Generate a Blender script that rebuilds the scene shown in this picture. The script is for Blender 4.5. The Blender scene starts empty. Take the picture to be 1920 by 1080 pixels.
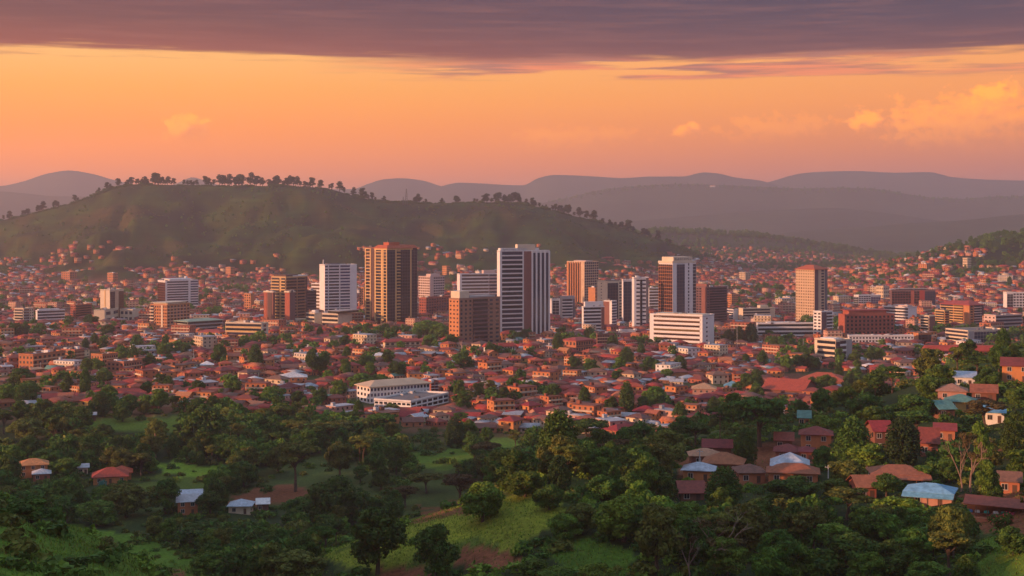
import bpy, math, random
import numpy as np
from mathutils import Vector

RAD = math.radians
rng = np.random.default_rng(7)
random.seed(7)
TUNE = 0
scene = bpy.context.scene
COL = scene.collection

# ------------------------------------------------------------------ camera
F = 2637.0          # focal length in pixels of the 1920 wide photograph
HOR = 420.0         # eye level row of the photograph
CAMZ = 110.0
cam_d = bpy.data.cameras.new('camera')
cam = bpy.data.objects.new('camera', cam_d)
COL.objects.link(cam)
cam.location = (0, 0, CAMZ)
cam.rotation_euler = (RAD(90), 0, 0)
cam_d.sensor_width = 36.0
cam_d.lens = 36.0 * F / 1920.0
cam_d.shift_y = -(540 - HOR) / 1920.0
cam_d.clip_start = 1.0
cam_d.clip_end = 60000.0
scene.camera = cam
scene.view_settings.view_transform = 'Standard'
scene.view_settings.look = 'None'
scene.view_settings.exposure = 0.5
scene.view_settings.gamma = 1.0
try:
    scene.cycles.volume_bounces = 1
    scene.cycles.max_bounces = 4
    scene.cycles.diffuse_bounces = 2
    scene.cycles.glossy_bounces = 2
    scene.cycles.use_denoising = True
    scene.cycles.sample_clamp_indirect = 4.0
except Exception:
    pass

# ------------------------------------------------------------------ light
SUN_DIR = Vector((-0.93, -0.37, 0.0)).normalized()
SUN_EL = RAD(8.5)
to_sun = Vector((SUN_DIR.x * math.cos(SUN_EL), SUN_DIR.y * math.cos(SUN_EL), math.sin(SUN_EL)))
sl = bpy.data.lights.new('sun', 'SUN')
sl.energy = 5.0
sl.angle = RAD(0.6)
sl.color = (1.0, 0.50, 0.28)
so = bpy.data.objects.new('sun', sl)
COL.objects.link(so)
so.rotation_euler = to_sun.to_track_quat('Z', 'Y').to_euler()
so.location = (-300, -100, 400)

# ------------------------------------------------------------------ world
world = bpy.data.worlds.new('World')
scene.world = world
world.use_nodes = True
NT = world.node_tree
NT.nodes.clear()


class NX:
    """tiny expression helper for shader nodes"""
    def __init__(self, nt):
        self.nt = nt

    def n(self, t, **kw):
        nd = self.nt.nodes.new(t)
        for k, v in kw.items():
            setattr(nd, k, v)
        return nd

    def put(self, sock, v):
        if isinstance(v, (int, float)):
            sock.default_value = v
        elif isinstance(v, tuple):
            sock.default_value = v if len(v) == len(sock.default_value) else v + (1.0,)
        else:
            self.nt.links.new(v, sock)

    def m(self, op, a, b=0.0, c=None):
        nd = self.n('ShaderNodeMath', operation=op)
        self.put(nd.inputs[0], a)
        self.put(nd.inputs[1], b)
        if c is not None:
            self.put(nd.inputs[2], c)
        return nd.outputs[0]

    def step(self, v, a, b):
        nd = self.n('ShaderNodeMapRange', interpolation_type='SMOOTHSTEP')
        self.put(nd.inputs['Value'], v)
        nd.inputs['From Min'].default_value = a
        nd.inputs['From Max'].default_value = b
        return nd.outputs['Result']

    def mix(self, f, a, b, mode='MIX'):
        nd = self.n('ShaderNodeMix', data_type='RGBA', blend_type=mode)
        self.put(nd.inputs[0], f)
        self.put(nd.inputs[6], a)
        self.put(nd.inputs[7], b)
        return nd.outputs[2]

    def ramp(self, f, stops, interp='LINEAR'):
        nd = self.n('ShaderNodeValToRGB')
        el = nd.color_ramp.elements
        nd.color_ramp.interpolation = interp
        while len(el) < len(stops):
            el.new(0.5)
        for e, (p, c) in zip(el, stops):
            e.position = p
            e.color = tuple(c) + (1.0,)
        self.put(nd.inputs[0], f)
        return nd.outputs[0]

    def vec(self, x, y, z):
        nd = self.n('ShaderNodeCombineXYZ')
        for s, v in zip(nd.inputs, (x, y, z)):
            self.put(s, v)
        return nd.outputs[0]

    def noise(self, v, scale, detail=4.0, rough=0.55):
        nd = self.n('ShaderNodeTexNoise')
        self.put(nd.inputs['Vector'], v)
        nd.inputs['Scale'].default_value = scale
        nd.inputs['Detail'].default_value = detail
        nd.inputs['Roughness'].default_value = rough
        return nd.outputs[0]


def build_sky():
    x = NX(NT)
    tc = x.n('ShaderNodeTexCoord')
    sp = x.n('ShaderNodeSeparateXYZ')
    NT.links.new(tc.outputs['Generated'], sp.inputs[0])
    dx, dy, dz = sp.outputs
    hyp = x.m('SQRT', x.m('ADD', x.m('MULTIPLY', dx, dx), x.m('MULTIPLY', dy, dy)))
    s = x.m('DIVIDE', dz, x.m('MAXIMUM', hyp, 1e-4))
    az = x.m('ARCTAN2', dx, dy)
    # open sky below the cloud deck: orange towards the sunset, dusty rose away from it
    f = x.m('MULTIPLY', s, 4.0)                     # ramp position = slope / 0.25
    warm = x.ramp(f, [(0.0, (1.45, 0.34, 0.03)), (0.14, (1.40, 0.31, 0.0)), (0.27, (1.18, 0.32, 0.0)),
                      (0.38, (0.98, 0.38, 0.03)), (0.47, (0.92, 0.44, 0.10)), (1.0, (0.9, 0.5, 0.3))])
    rose = x.ramp(f, [(0.0, (0.65, 0.17, 0.09)), (0.14, (0.68, 0.17, 0.06)), (0.24, (0.80, 0.22, 0.03)),
                      (0.34, (0.90, 0.28, 0.03)), (0.47, (0.86, 0.32, 0.06)), (1.0, (0.5, 0.35, 0.3))])
    side = x.step(az, -0.42, 0.42)
    open_sky = x.mix(side, warm, rose)
    # the cloud deck overhead
    wob = x.noise(x.vec(x.m('MULTIPLY', az, 3.0), x.m('MULTIPLY', s, 26.0), 0.3), 1.6, 5.0, 0.6)
    fine = x.noise(x.vec(x.m('MULTIPLY', az, 5.0), x.m('MULTIPLY', s, 110.0), 2.3), 2.2, 6.0, 0.6)
    edge = x.m('ADD', s, x.m('MULTIPLY', x.m('SUBTRACT', wob, 0.5), 0.012))
    edge = x.m('ADD', edge, x.m('MULTIPLY', x.m('SUBTRACT', fine, 0.5), 0.022))
    deck = x.step(edge, 0.1135, 0.1225)
    g = x.m('MULTIPLY', x.m('SUBTRACT', s, 0.10), 12.0)
    deck_w = x.ramp(g, [(0.0, (0.48, 0.10, 0.02)), (0.22, (0.24, 0.035, 0.015)), (0.5, (0.10, 0.018, 0.02)), (0.75, (0.05, 0.012, 0.03)), (1.0, (0.06, 0.05, 0.08))])
    deck_c = x.ramp(g, [(0.0, (0.26, 0.06, 0.03)), (0.22, (0.10, 0.022, 0.03)), (0.5, (0.025, 0.012, 0.04)), (0.75, (0.004, 0.01, 0.045)), (1.0, (0.04, 0.04, 0.08))])
    dk = x.mix(x.step(az, -0.36, 0.25), deck_w, deck_c)
    dk = x.mix(x.m('MULTIPLY', x.m('SUBTRACT', fine, 0.45), 0.9), dk, (0.36, 0.12, 0.08))
    # thin torn bands hanging below the deck
    band_n = x.noise(x.vec(x.m('MULTIPLY', az, 7.0), x.m('MULTIPLY', s, 120.0), 7.7), 1.15, 5.0, 0.55)
    inb = x.m('MULTIPLY', x.step(x.m('ADD', s, x.m('MULTIPLY', x.m('SUBTRACT', wob, 0.5), 0.012)), 0.1005, 0.1045), x.m('SUBTRACT', 1.0, x.step(s, 0.120, 0.128)))
    ina = x.m('MULTIPLY', x.step(az, -0.16, 0.0), x.m('SUBTRACT', 1.0, x.m('MULTIPLY', x.step(az, 0.17, 0.4), 0.45)))
    band = x.m('MULTIPLY', x.step(band_n, 0.42, 0.52), x.m('MULTIPLY', inb, ina))
    band_c = x.mix(x.step(fine, 0.4, 0.62), (0.30, 0.10, 0.085), (0.80, 0.20, 0.07))
    sky = x.mix(x.m('MULTIPLY', band, 0.92), open_sky, band_c)
    # towers of cumulus low in the distance, lit from the left
    def puff(sky, caz, cs, ra, rs, lit, dark, amt, seed):
        ea = x.m('DIVIDE', x.m('SUBTRACT', az, caz), ra)
        es = x.m('DIVIDE', x.m('SUBTRACT', s, cs), rs)
        up = x.m('MAXIMUM', es, x.m('MULTIPLY', es, -0.6))
        d = x.m('SQRT', x.m('ADD', x.m('MULTIPLY', ea, ea), x.m('MULTIPLY', up, up)))
        nn = x.noise(x.vec(x.m('MULTIPLY', az, 95.0), x.m('MULTIPLY', s, 130.0), seed), 1.0, 8.0, 0.62)
        body = x.m('ADD', x.m('SUBTRACT', 1.0, d), x.m('MULTIPLY', x.m('SUBTRACT', nn, 0.5), 2.6))
        mask = x.m('MULTIPLY', x.step(body, 0.05, 0.55), x.step(es, -1.2, 0.1))
        light = x.step(x.m('ADD', x.m('SUBTRACT', x.m('MULTIPLY', es, 0.5), x.m('MULTIPLY', ea, 0.55)), x.m('MULTIPLY', x.m('SUBTRACT', nn, 0.5), 2.6)), -0.95, 0.45)
        return x.mix(x.m('MULTIPLY', mask, amt), sky, x.mix(light, dark, lit))
    sky = puff(sky, 0.318, 0.070, 0.075, 0.022, (1.55, 0.47, 0.0), (0.72, 0.19, 0.05), 0.55, 1.0)
    sky = puff(sky, 0.332, 0.084, 0.022, 0.014, (1.55, 0.47, 0.0), (0.72, 0.19, 0.05), 0.95, 4.0)
    sky = puff(sky, 0.250, 0.070, 0.018, 0.010, (1.55, 0.47, 0.0), (0.72, 0.19, 0.05), 0.9, 8.0)
    sky = puff(sky, 0.190, 0.067, 0.05, 0.012, (1.55, 0.47, 0.0), (0.72, 0.19, 0.05), 0.3, 12.0)
    sky = puff(sky, 0.125, 0.066, 0.012, 0.007, (1.55, 0.47, 0.0), (0.72, 0.19, 0.05), 0.7, 16.0)
    sky = puff(sky, 0.045, 0.060, 0.06, 0.011, (1.55, 0.47, 0.0), (0.72, 0.19, 0.05), 0.25, 20.0)
    sky = puff(sky, -0.229, 0.067, 0.020, 0.011, (1.55, 0.47, 0.0), (0.72, 0.19, 0.05), 0.85, 24.0)
    sky = x.mix(deck, sky, dk)
    # away from the sunset the low sky is a dim blue mauve
    away = x.step(x.m('ABSOLUTE', x.m('ADD', az, 0.45)), 0.95, 2.0)
    cool = x.mix(x.step(s, 0.0, 0.4), (0.22, 0.17, 0.22), (0.17, 0.18, 0.30))
    sky = x.mix(away, sky, cool)
    zen = x.step(s, 0.17, 1.0)
    sky = x.mix(zen, sky, (0.28, 0.37, 0.52))
    bg = x.n('ShaderNodeBackground')
    NT.links.new(sky, bg.inputs[0])
    bg.inputs[1].default_value = 1.0
    st = x.n('ShaderNodeTexSky', sky_type='NISHITA')
    st.sun_disc = False
    st.sun_elevation = SUN_EL
    st.sun_rotation = math.atan2(to_sun.x, to_sun.y)
    st.air_density = 1.5
    st.dust_density = 4.0
    bg2 = x.n('ShaderNodeBackground')
    NT.links.new(st.outputs[0], bg2.inputs[0])
    bg2.inputs[1].default_value = 0.008
    add = x.n('ShaderNodeAddShader')
    NT.links.new(bg.outputs[0], add.inputs[0])
    NT.links.new(bg2.outputs[0], add.inputs[1])
    out = x.n('ShaderNodeOutputWorld')
    NT.links.new(add.outputs[0], out.inputs[0])


build_sky()

# ------------------------------------------------------------------ mesh helpers
BOXF = np.array([(0, 3, 2, 1), (4, 5, 6, 7), (0, 1, 5, 4), (1, 2, 6, 5), (2, 3, 7, 6), (3, 0, 4, 7)])


class MB:
    """collects polygons with a material slot each"""
    def __init__(self):
        self.v, self.f, self.m = [], [], []

    def add(self, vs, fs, mi=0):
        o = len(self.v)
        self.v += [tuple(p) for p in vs]
        for f in fs:
            self.f.append([o + int(i) for i in f])
            self.m.append(mi)

    def box(self, x0, x1, y0, y1, z0, z1, mi=0):
        self.add([(x0, y0, z0), (x1, y0, z0), (x1, y1, z0), (x0, y1, z0), (x0, y0, z1), (x1, y0, z1), (x1, y1, z1), (x0, y1, z1)], BOXF, mi)
        return self

    def tube(self, pts, rad, n=6, mi=0):
        rings = []
        for i, p in enumerate(pts):
            a = Vector(pts[max(0, i - 1)])
            b = Vector(pts[min(len(pts) - 1, i + 1)])
            d = (b - a).normalized() if (b - a).length > 1e-6 else Vector((0, 0, 1))
            u = d.orthogonal().normalized()
            w = d.cross(u)
            rings.append([Vector(p) + (u * math.cos(2 * math.pi * k / n) + w * math.sin(2 * math.pi * k / n)) * rad[i] for k in range(n)])
        vs = [q for r in rings for q in r]
        fs = []
        for i in range(len(rings) - 1):
            for k in range(n):
                fs.append((i * n + k, i * n + (k + 1) % n, (i + 1) * n + (k + 1) % n, (i + 1) * n + k))
        fs.append(tuple(range(n))[::-1])
        fs.append(tuple((len(rings) - 1) * n + k for k in range(n)))
        self.add(vs, fs, mi)
        return self

    def mesh(self, name, mats):
        me = bpy.data.meshes.new(name)
        me.from_pydata(self.v, [], self.f)
        for m in mats:
            me.materials.append(m)
        if len(mats) > 1:
            me.polygons.foreach_set('material_index', np.array(self.m, dtype=np.int32))
        me.update()
        return me

    def obj(self, name, mats, parent=None, loc=None):
        if not isinstance(mats, (list, tuple)):
            mats = [mats]
        return link(name, self.mesh(name, mats), parent, loc)

    def tris(self):
        """arrays for merging: verts, triangles, slot per triangle"""
        t, mm = [], []
        for f, m in zip(self.f, self.m):
            for k in range(1, len(f) - 1):
                t.append((f[0], f[k], f[k + 1]))
                mm.append(m)
        return np.array(self.v, dtype=np.float32), np.array(t, dtype=np.int32), np.array(mm, dtype=np.int32)


def link(name, data, parent=None, loc=None):
    o = bpy.data.objects.new(name, data)
    COL.objects.link(o)
    if parent is not None:
        o.parent = parent
    if loc is not None:
        o.location = loc
    return o


def tag(o, label=None, cat=None, group=None, kind=None):
    if label:
        o['label'] = label
    if cat:
        o['category'] = cat
    if group:
        o['group'] = group
    if kind:
        o['kind'] = kind
    return o


def mesh_arrays(name, V, P, mats, mi=None):
    """mesh from numpy arrays; P is (n,3) or (n,4)"""
    me = bpy.data.meshes.new(name)
    V = np.ascontiguousarray(V, dtype=np.float32)
    P = np.ascontiguousarray(P, dtype=np.int32)
    k = P.shape[1]
    me.vertices.add(len(V))
    me.vertices.foreach_set('co', V.ravel())
    me.loops.add(P.size)
    me.loops.foreach_set('vertex_index', P.ravel())
    me.polygons.add(len(P))
    me.polygons.foreach_set('loop_start', np.arange(0, P.size, k, dtype=np.int32))
    for m in mats:
        me.materials.append(m)
    if mi is not None:
        me.polygons.foreach_set('material_index', np.ascontiguousarray(mi, dtype=np.int32))
    me.update(calc_edges=True)
    me.validate()
    return me


def merge(protos, which, M3, T):
    """many transformed copies of a few triangle meshes as single arrays; M3 (n,3,3), T (n,3)"""
    Vs, Ps, Ms, off = [], [], [], 0
    for k, (v, t, m) in enumerate(protos):
        idx = np.nonzero(which == k)[0]
        if len(idx) == 0:
            continue
        vv = np.einsum('nij,vj->nvi', M3[idx], v) + T[idx][:, None, :]
        tt = t[None] + (np.arange(len(idx)) * len(v))[:, None, None] + off
        Vs.append(vv.reshape(-1, 3))
        Ps.append(tt.reshape(-1, 3))
        Ms.append(np.tile(m, len(idx)))
        off += len(idx) * len(v)
    return np.concatenate(Vs), np.concatenate(Ps), np.concatenate(Ms)


def rotz(a, sx, sy, sz):
    a = np.asarray(a, dtype=float)
    n = len(a)
    M = np.zeros((n, 3, 3))
    c, s = np.cos(a), np.sin(a)
    M[:, 0, 0] = c * sx
    M[:, 0, 1] = -s * sy
    M[:, 1, 0] = s * sx
    M[:, 1, 1] = c * sy
    M[:, 2, 2] = sz
    return M


# ------------------------------------------------------------------ numpy noise
def _hash(ix, iy, seed):
    h = (ix.astype(np.int64) * 374761393 + iy.astype(np.int64) * 668265263 + seed * 1442695041) & 0xFFFFFFFF
    h = ((h ^ (h >> 13)) * 1274126177) & 0xFFFFFFFF
    return ((h ^ (h >> 16)) & 0xFFFF) / 65535.0


def vnoise(x, y, seed=0):
    x, y = np.asarray(x, dtype=float), np.asarray(y, dtype=float)
    ix, iy = np.floor(x), np.floor(y)
    fx, fy = x - ix, y - iy
    fx, fy = fx * fx * (3 - 2 * fx), fy * fy * (3 - 2 * fy)
    a, b = _hash(ix, iy, seed), _hash(ix + 1, iy, seed)
    c, d = _hash(ix, iy + 1, seed), _hash(ix + 1, iy + 1, seed)
    return (a * (1 - fx) + b * fx) * (1 - fy) + (c * (1 - fx) + d * fx) * fy


def fbm(x, y, octv=4, seed=0):
    s, a, t = 0.0, 0.5, 0.0
    for k in range(octv):
        s = s + a * vnoise(np.asarray(x) * 2 ** k, np.asarray(y) * 2 ** k, seed + k * 17)
        t += a
        a *= 0.5
    return s / t


def sstep(v, a, b):
    t = np.clip((np.asarray(v, dtype=float) - a) / (b - a), 0, 1)
    return t * t * (3 - 2 * t)


# ------------------------------------------------------------------ materials
def pmat(name, rgb, rough=0.8, var=0.18, scale=0.6, jit=0.0, metallic=0.0, spec=0.3, streak=None, rgb2=None, trans=0.0, stain=0.0):
    m = bpy.data.materials.new(name)
    m.use_nodes = True
    nt = m.node_tree
    x = NX(nt)
    b = nt.nodes['Principled BSDF']
    geo = x.n('ShaderNodeNewGeometry')
    pos = geo.outputs['Position']
    if streak:
        mp = x.n('ShaderNodeMapping')
        nt.links.new(pos, mp.inputs[0])
        mp.inputs['Scale'].default_value = streak
        pos = mp.outputs[0]
    nz = x.noise(pos, scale, 4.0, 0.6)
    lo = tuple(c * (1 - var) for c in rgb)
    hi = tuple(min(1, c * (1 + var)) for c in (rgb2 or rgb))
    col = x.ramp(nz, [(0.3, lo), (0.7, hi)])
    if stain:
        n2 = x.noise(geo.outputs['Position'], scale * 0.23 + 0.05, 5.0, 0.65)
        col = x.mix(x.m('MULTIPLY', x.step(n2, 0.52, 0.72), stain), col, tuple(c * 0.45 for c in rgb))
    if jit:
        oi = x.n('ShaderNodeObjectInfo')
        hs = x.n('ShaderNodeHueSaturation')
        nt.links.new(col, hs.inputs['Color'])
        x.put(hs.inputs['Value'], x.m('ADD', 1.0 - jit, x.m('MULTIPLY', oi.outputs['Random'], 2 * jit)))
        x.put(hs.inputs['Hue'], x.m('ADD', 0.5 - jit * 0.06, x.m('MULTIPLY', oi.outputs['Random'], jit * 0.12)))
        col = hs.outputs[0]
    nt.links.new(col, b.inputs['Base Color'])
    b.inputs['Roughness'].default_value = rough
    b.inputs['Metallic'].default_value = metallic
    b.inputs['Specular IOR Level'].default_value = spec
    if trans:
        tr = x.n('ShaderNodeBsdfTranslucent')
        nt.links.new(col, tr.inputs[0])
        mx = x.n('ShaderNodeMixShader')
        mx.inputs[0].default_value = trans
        nt.links.new(b.outputs[0], mx.inputs[1])
        nt.links.new(tr.outputs[0], mx.inputs[2])
        nt.links.new(mx.outputs[0], nt.nodes['Material Output'].inputs[0])
    return m


MAT = {}
def mk(name, *a, **k):
    MAT[name] = pmat(name, *a, **k)

mk('white_paint', (0.74, 0.71, 0.68), 0.6, 0.06, 0.15, stain=0.12)
mk('cream_paint', (0.66, 0.55, 0.40), 0.7, 0.08, 0.2, stain=0.15)
mk('gold_stone', (0.62, 0.40, 0.17), 0.65, 0.08, 0.2, stain=0.1)
mk('beige_stone', (0.56, 0.40, 0.26), 0.75, 0.08, 0.2, stain=0.15)
mk('pink_plaster', (0.60, 0.44, 0.38), 0.75, 0.08, 0.2, stain=0.15)
mk('brick_red', (0.36, 0.10, 0.06), 0.85, 0.14, 0.5, stain=0.2)
mk('brown_panel', (0.22, 0.085, 0.065), 0.7, 0.08, 0.3, stain=0.1)
mk('dark_brown', (0.095, 0.05, 0.045), 0.7, 0.1, 0.3)
mk('orange_brick', (0.50, 0.21, 0.085), 0.8, 0.12, 0.4, stain=0.2)
mk('grey_concrete', (0.36, 0.34, 0.33), 0.85, 0.1, 0.3, stain=0.2)
mk('dark_concrete', (0.15, 0.13, 0.14), 0.85, 0.12, 0.3)
mk('tan_brown_shaded', (0.30, 0.155, 0.10), 0.8, 0.1, 0.3, stain=0.15)  # tan with the shade of right-hand faces put into the colour
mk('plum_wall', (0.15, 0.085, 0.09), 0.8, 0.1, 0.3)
mk('roof_deck', (0.20, 0.17, 0.16), 0.9, 0.2, 0.3)
mk('red_sheet', (0.36, 0.055, 0.035), 0.55, 0.15, 0.25, stain=0.15)
mk('red_tile', (0.42, 0.10, 0.045), 0.75, 0.12, 0.3)
mk('sage_sheet', (0.30, 0.38, 0.27), 0.6, 0.1, 0.2)
mk('glass_dark', (0.018, 0.022, 0.035), 0.12, 0.25, 0.12, spec=0.5, jit=0.75)
mk('glass_blue', (0.022, 0.035, 0.075), 0.10, 0.25, 0.1, spec=0.5, jit=0.75)
mk('glass_brown', (0.09, 0.045, 0.022), 0.15, 0.25, 0.12, spec=0.6, jit=0.75)
mk('glass_black', (0.010, 0.011, 0.016), 0.14, 0.2, 0.12, spec=0.35, jit=0.75)
mk('metal_dark', (0.10, 0.09, 0.09), 0.5, 0.1, 0.5)
mk('metal_red', (0.45, 0.10, 0.07), 0.5, 0.1, 0.5)
mk('metal_pale', (0.50, 0.48, 0.46), 0.45, 0.1, 0.5)

# house walls and roofs: name -> colour words
for n, c in dict(wall_orange=(0.50, 0.19, 0.075), wall_terracotta=(0.42, 0.15, 0.085), wall_cream=(0.60, 0.46, 0.31), wall_brown=(0.20, 0.085, 0.055),
                 wall_pink=(0.52, 0.28, 0.21), wall_white=(0.68, 0.63, 0.57), wall_yellow=(0.62, 0.38, 0.11), wall_mint=(0.28, 0.45, 0.38)).items():
    mk(n, c, 0.85, 0.16, 0.35, jit=0.15, stain=0.3)
for n, c in dict(roof_red=(0.33, 0.046, 0.026), roof_rust=(0.26, 0.072, 0.036), roof_maroon=(0.19, 0.036, 0.026), roof_brown=(0.19, 0.085, 0.055),
                 roof_grey=(0.38, 0.37, 0.38), roof_white=(0.66, 0.63, 0.60), roof_teal=(0.11, 0.24, 0.20), roof_blue=(0.15, 0.33, 0.43),
                 roof_tan=(0.42, 0.22, 0.12), roof_orange=(0.46, 0.15, 0.06), roof_sky=(0.34, 0.38, 0.42)).items():
    mk(n, c, 0.62, 0.26, 1.1, jit=0.22, stain=0.5, streak=(1.0, 1.0, 0.3))
mk('house_window', (0.03, 0.028, 0.03), 0.25, 0.3, 0.4, spec=0.5)
mk('house_door', (0.11, 0.06, 0.04), 0.7, 0.2, 0.4)
mk('window_frame', (0.60, 0.52, 0.45), 0.7, 0.1, 0.4)
mk('timber', (0.16, 0.09, 0.055), 0.85, 0.2, 0.6)
mk('bark', (0.10, 0.065, 0.045), 0.95, 0.3, 1.5)
mk('bark_pale', (0.24, 0.16, 0.12), 0.95, 0.25, 1.5)
for n, c, c2 in (('leaf_dark', (0.026, 0.064, 0.011), (0.080, 0.150, 0.020)), ('leaf_mid', (0.044, 0.105, 0.012), (0.135, 0.220, 0.026)),
                 ('leaf_bright', (0.075, 0.160, 0.014), (0.20, 0.29, 0.03)), ('leaf_olive', (0.060, 0.085, 0.016), (0.160, 0.170, 0.028)),
                 ('leaf_russet', (0.065, 0.050, 0.020), (0.120, 0.085, 0.028)), ('leaf_pine', (0.018, 0.038, 0.011), (0.040, 0.070, 0.014))):
    mk(n, c, 0.75, 0.28, 0.55, jit=0.24, spec=0.2, rgb2=c2, trans=0.18)
mk('leaf_turquoise', (0.03, 0.22, 0.19), 0.8, 0.3, 0.6, trans=0.2)
mk('petal_red', (0.55, 0.03, 0.05), 0.7, 0.2, 0.6)
mk('cloth_blue', (0.08, 0.18, 0.42), 0.8, 0.2, 0.6)
mk('cloth_pink', (0.65, 0.10, 0.20), 0.8, 0.2, 0.6)
mk('cloth_white', (0.70, 0.68, 0.65), 0.8, 0.1, 0.6)
mk('cloth_teal', (0.04, 0.35, 0.28), 0.8, 0.2, 0.6)
# ------------------------------------------------------------------ terrain
PXC = np.concatenate([np.arange(-2600, -300, 60.0), np.arange(-300, 2220, 7.0), np.arange(2220, 4600, 60.0)])
YR = [24.0]
while YR[-1] < 19500:
    y = YR[-1]
    YR.append(y * (1.030 if y < 120 else 1.011 if y < 900 else 1.012 if y < 4200 else 1.02))
YR = np.array(YR)
LY = np.log(YR)
tab_px = np.array([-1200, -600, 0, 250, 450, 650, 850, 1050, 1300, 1550, 1800, 2000, 2500, 3200.])
tab = [
 (20,  [103] * 14),
 (60,  [90, 89, 88, 87, 86, 86, 86, 86, 86, 86, 87, 87, 88, 90]),
 (110, [84, 80, 76, 72, 68, 65, 64, 64, 65, 65, 66, 68, 74, 80]),
 (170, [86, 82, 71, 66, 58, 53, 52, 53, 55, 56, 58, 62, 74, 80]),
 (220, [84, 78, 66, 57, 46, 42, 44, 47, 48, 49, 52, 58, 75, 82]),
 (270, [60, 58, 46, 40, 35, 37, 43, 49, 48, 46, 48, 54, 72, 84]),
 (310, [40, 38, 32, 28, 29, 38, 46, 52, 45, 44, 47, 52, 70, 84]),
 (360, [24, 22, 20, 16, 18, 26, 37, 47, 41, 43, 47, 53, 68, 84]),
 (420, [14, 13, 10, 8, 8, 13, 22, 36, 39, 44, 49, 56, 67, 82]),
 (480, [8, 8, 5, 3, 3, 5, 11, 23, 36, 44, 55, 61, 67, 80]),
 (540, [6, 6, 2, 2, 2, 2, 4, 11, 26, 36, 56, 63, 66, 76]),
 (600, [4, 4, 2, 2, 2, 2, 3, 5, 13, 22, 40, 50, 60, 68]),
 (680, [4, 4, 4, 5, 2, 1, 2, 2, 3, 6, 14, 25, 40, 50]),
 (760, [5, 6, 7, 9, 6, 1, 1, 0, 1, 2, 5, 10, 22, 30]),
 (850, [3, 3, 3, 3, 2, 0, 0, 0, 0, 0, 1, 3, 8, 12]),
 (1000, [0] * 14), (22000, [0] * 14)]
tY = np.log([r[0] for r in tab])
tZ = np.array([r[1] for r in tab], dtype=float)


def cubic1(xs, ys, q):
    """monotone-ish Hermite interpolation along axis 0"""
    xs = np.asarray(xs, float)
    d = np.diff(ys, axis=0) / np.diff(xs).reshape(-1, *([1] * (ys.ndim - 1)))
    mm = np.zeros_like(ys)
    mm[1:-1] = np.where(d[:-1] * d[1:] > 0, 2 * d[:-1] * d[1:] / np.where(np.abs(d[:-1] + d[1:]) < 1e-9, 1e-9, d[:-1] + d[1:]), 0)
    mm[0], mm[-1] = d[0], d[-1]
    i = np.clip(np.searchsorted(xs, q) - 1, 0, len(xs) - 2)
    h = (xs[i + 1] - xs[i])
    t = np.clip((q - xs[i]) / h, 0, 1)
    sh = (-1,) + (1,) * (ys.ndim - 1)
    t, h = t.reshape(sh), h.reshape(sh)
    return ((2 * t**3 - 3 * t**2 + 1) * ys[i] + (t**3 - 2 * t**2 + t) * h * mm[i] + (-2 * t**3 + 3 * t**2) * ys[i + 1] + (t**3 - t**2) * h * mm[i + 1])


zz = cubic1(tab_px, tZ.T, PXC)          # (npx, nrows)
ZG = cubic1(tY, zz.T, LY)               # (nY, npx)
PXG, YG = np.meshgrid(PXC, YR)
XG = (PXG - 960) / F * YG
# soft bumps everywhere
near = 1 - sstep(YG, 500, 1000)
ZG = ZG + near * (fbm(XG / 38, YG / 38, 4, 3) - 0.5) * 5.0 * sstep(YG, 60, 200)
ZG = ZG + sstep(YG, 900, 1400) * (fbm(XG / 160, YG / 160, 3, 9) - 0.5) * 7.0
ZG = ZG + sstep(YG, 1700, 3500) * (fbm(XG / 420, YG / 420, 3, 19) - 0.5) * 16.0


def ridge(ZG, pts, Yc, front, back, amp=0.0, pw=1.0, ns=300.0, seed=31):
    pts = np.array(pts, float)
    py = cubic1(pts[:, 0], pts[:, 1], PXC)
    py = np.where(PXC < pts[0, 0], pts[0, 1], np.where(PXC > pts[-1, 0], pts[-1, 1], py))
    zc = CAMZ - (py - HOR) / F * Yc
    t = np.clip((YG - (Yc - front)) / front, 0, 1)
    up = (t ** pw) * (0.75 + 0.25 * t)
    k = np.clip((YG - Yc) / back, 0, 1)
    prof = np.where(YG <= Yc, up, (1 - k * k * (3 - 2 * k)))
    h = zc[None, :] * prof
    rel = (np.abs(fbm(XG / ns, YG / ns, 5, seed) - 0.5) * 2)
    env = np.where(YG <= Yc, t * (1 - t) * 4, 0)
    h = h - amp * env * (0.6 - rel) * (zc[None, :] / max(zc.max(), 1))
    return np.maximum(ZG, h)


C_MAIN = [(-700, 470), (-300, 440), (0, 413), (80, 395), (150, 376), (220, 351), (260, 345), (350, 347), (450, 348), (560, 349), (620, 355), (660, 366),
          (720, 378), (800, 381), (900, 379), (960, 380), (1000, 386), (1060, 401), (1120, 416), (1180, 433), (1240, 451), (1300, 476), (1380, 500), (1460, 520), (1600, 540)]
C_R1 = [(600, 420), (860, 400), (960, 390), (1040, 374), (1140, 352), (1200, 346), (1280, 343), (1340, 344), (1420, 348), (1500, 351), (1600, 350), (1650, 353),
        (1700, 362), (1760, 370), (1800, 371), (1860, 367), (1920, 366), (2200, 360), (2600, 400)]
C_R1B = [(1300, 470), (1440, 440), (1560, 428), (1640, 424), (1700, 418), (1800, 412), (1920, 400), (2200, 385), (2600, 420)]
C_R1C = [(900, 440), (1300, 405), (1440, 394), (1560, 390), (1650, 398), (1800, 420), (2000, 450)]
C_R2 = [(600, 380), (780, 362), (830, 346), (860, 340), (980, 345), (1010, 331), (1040, 325), (1100, 327), (1170, 331), (1220, 328), (1280, 328), (1320, 320), (1345, 322), (1380, 330),
        (1420, 335), (1460, 345), (1500, 354), (1700, 380)]
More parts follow.
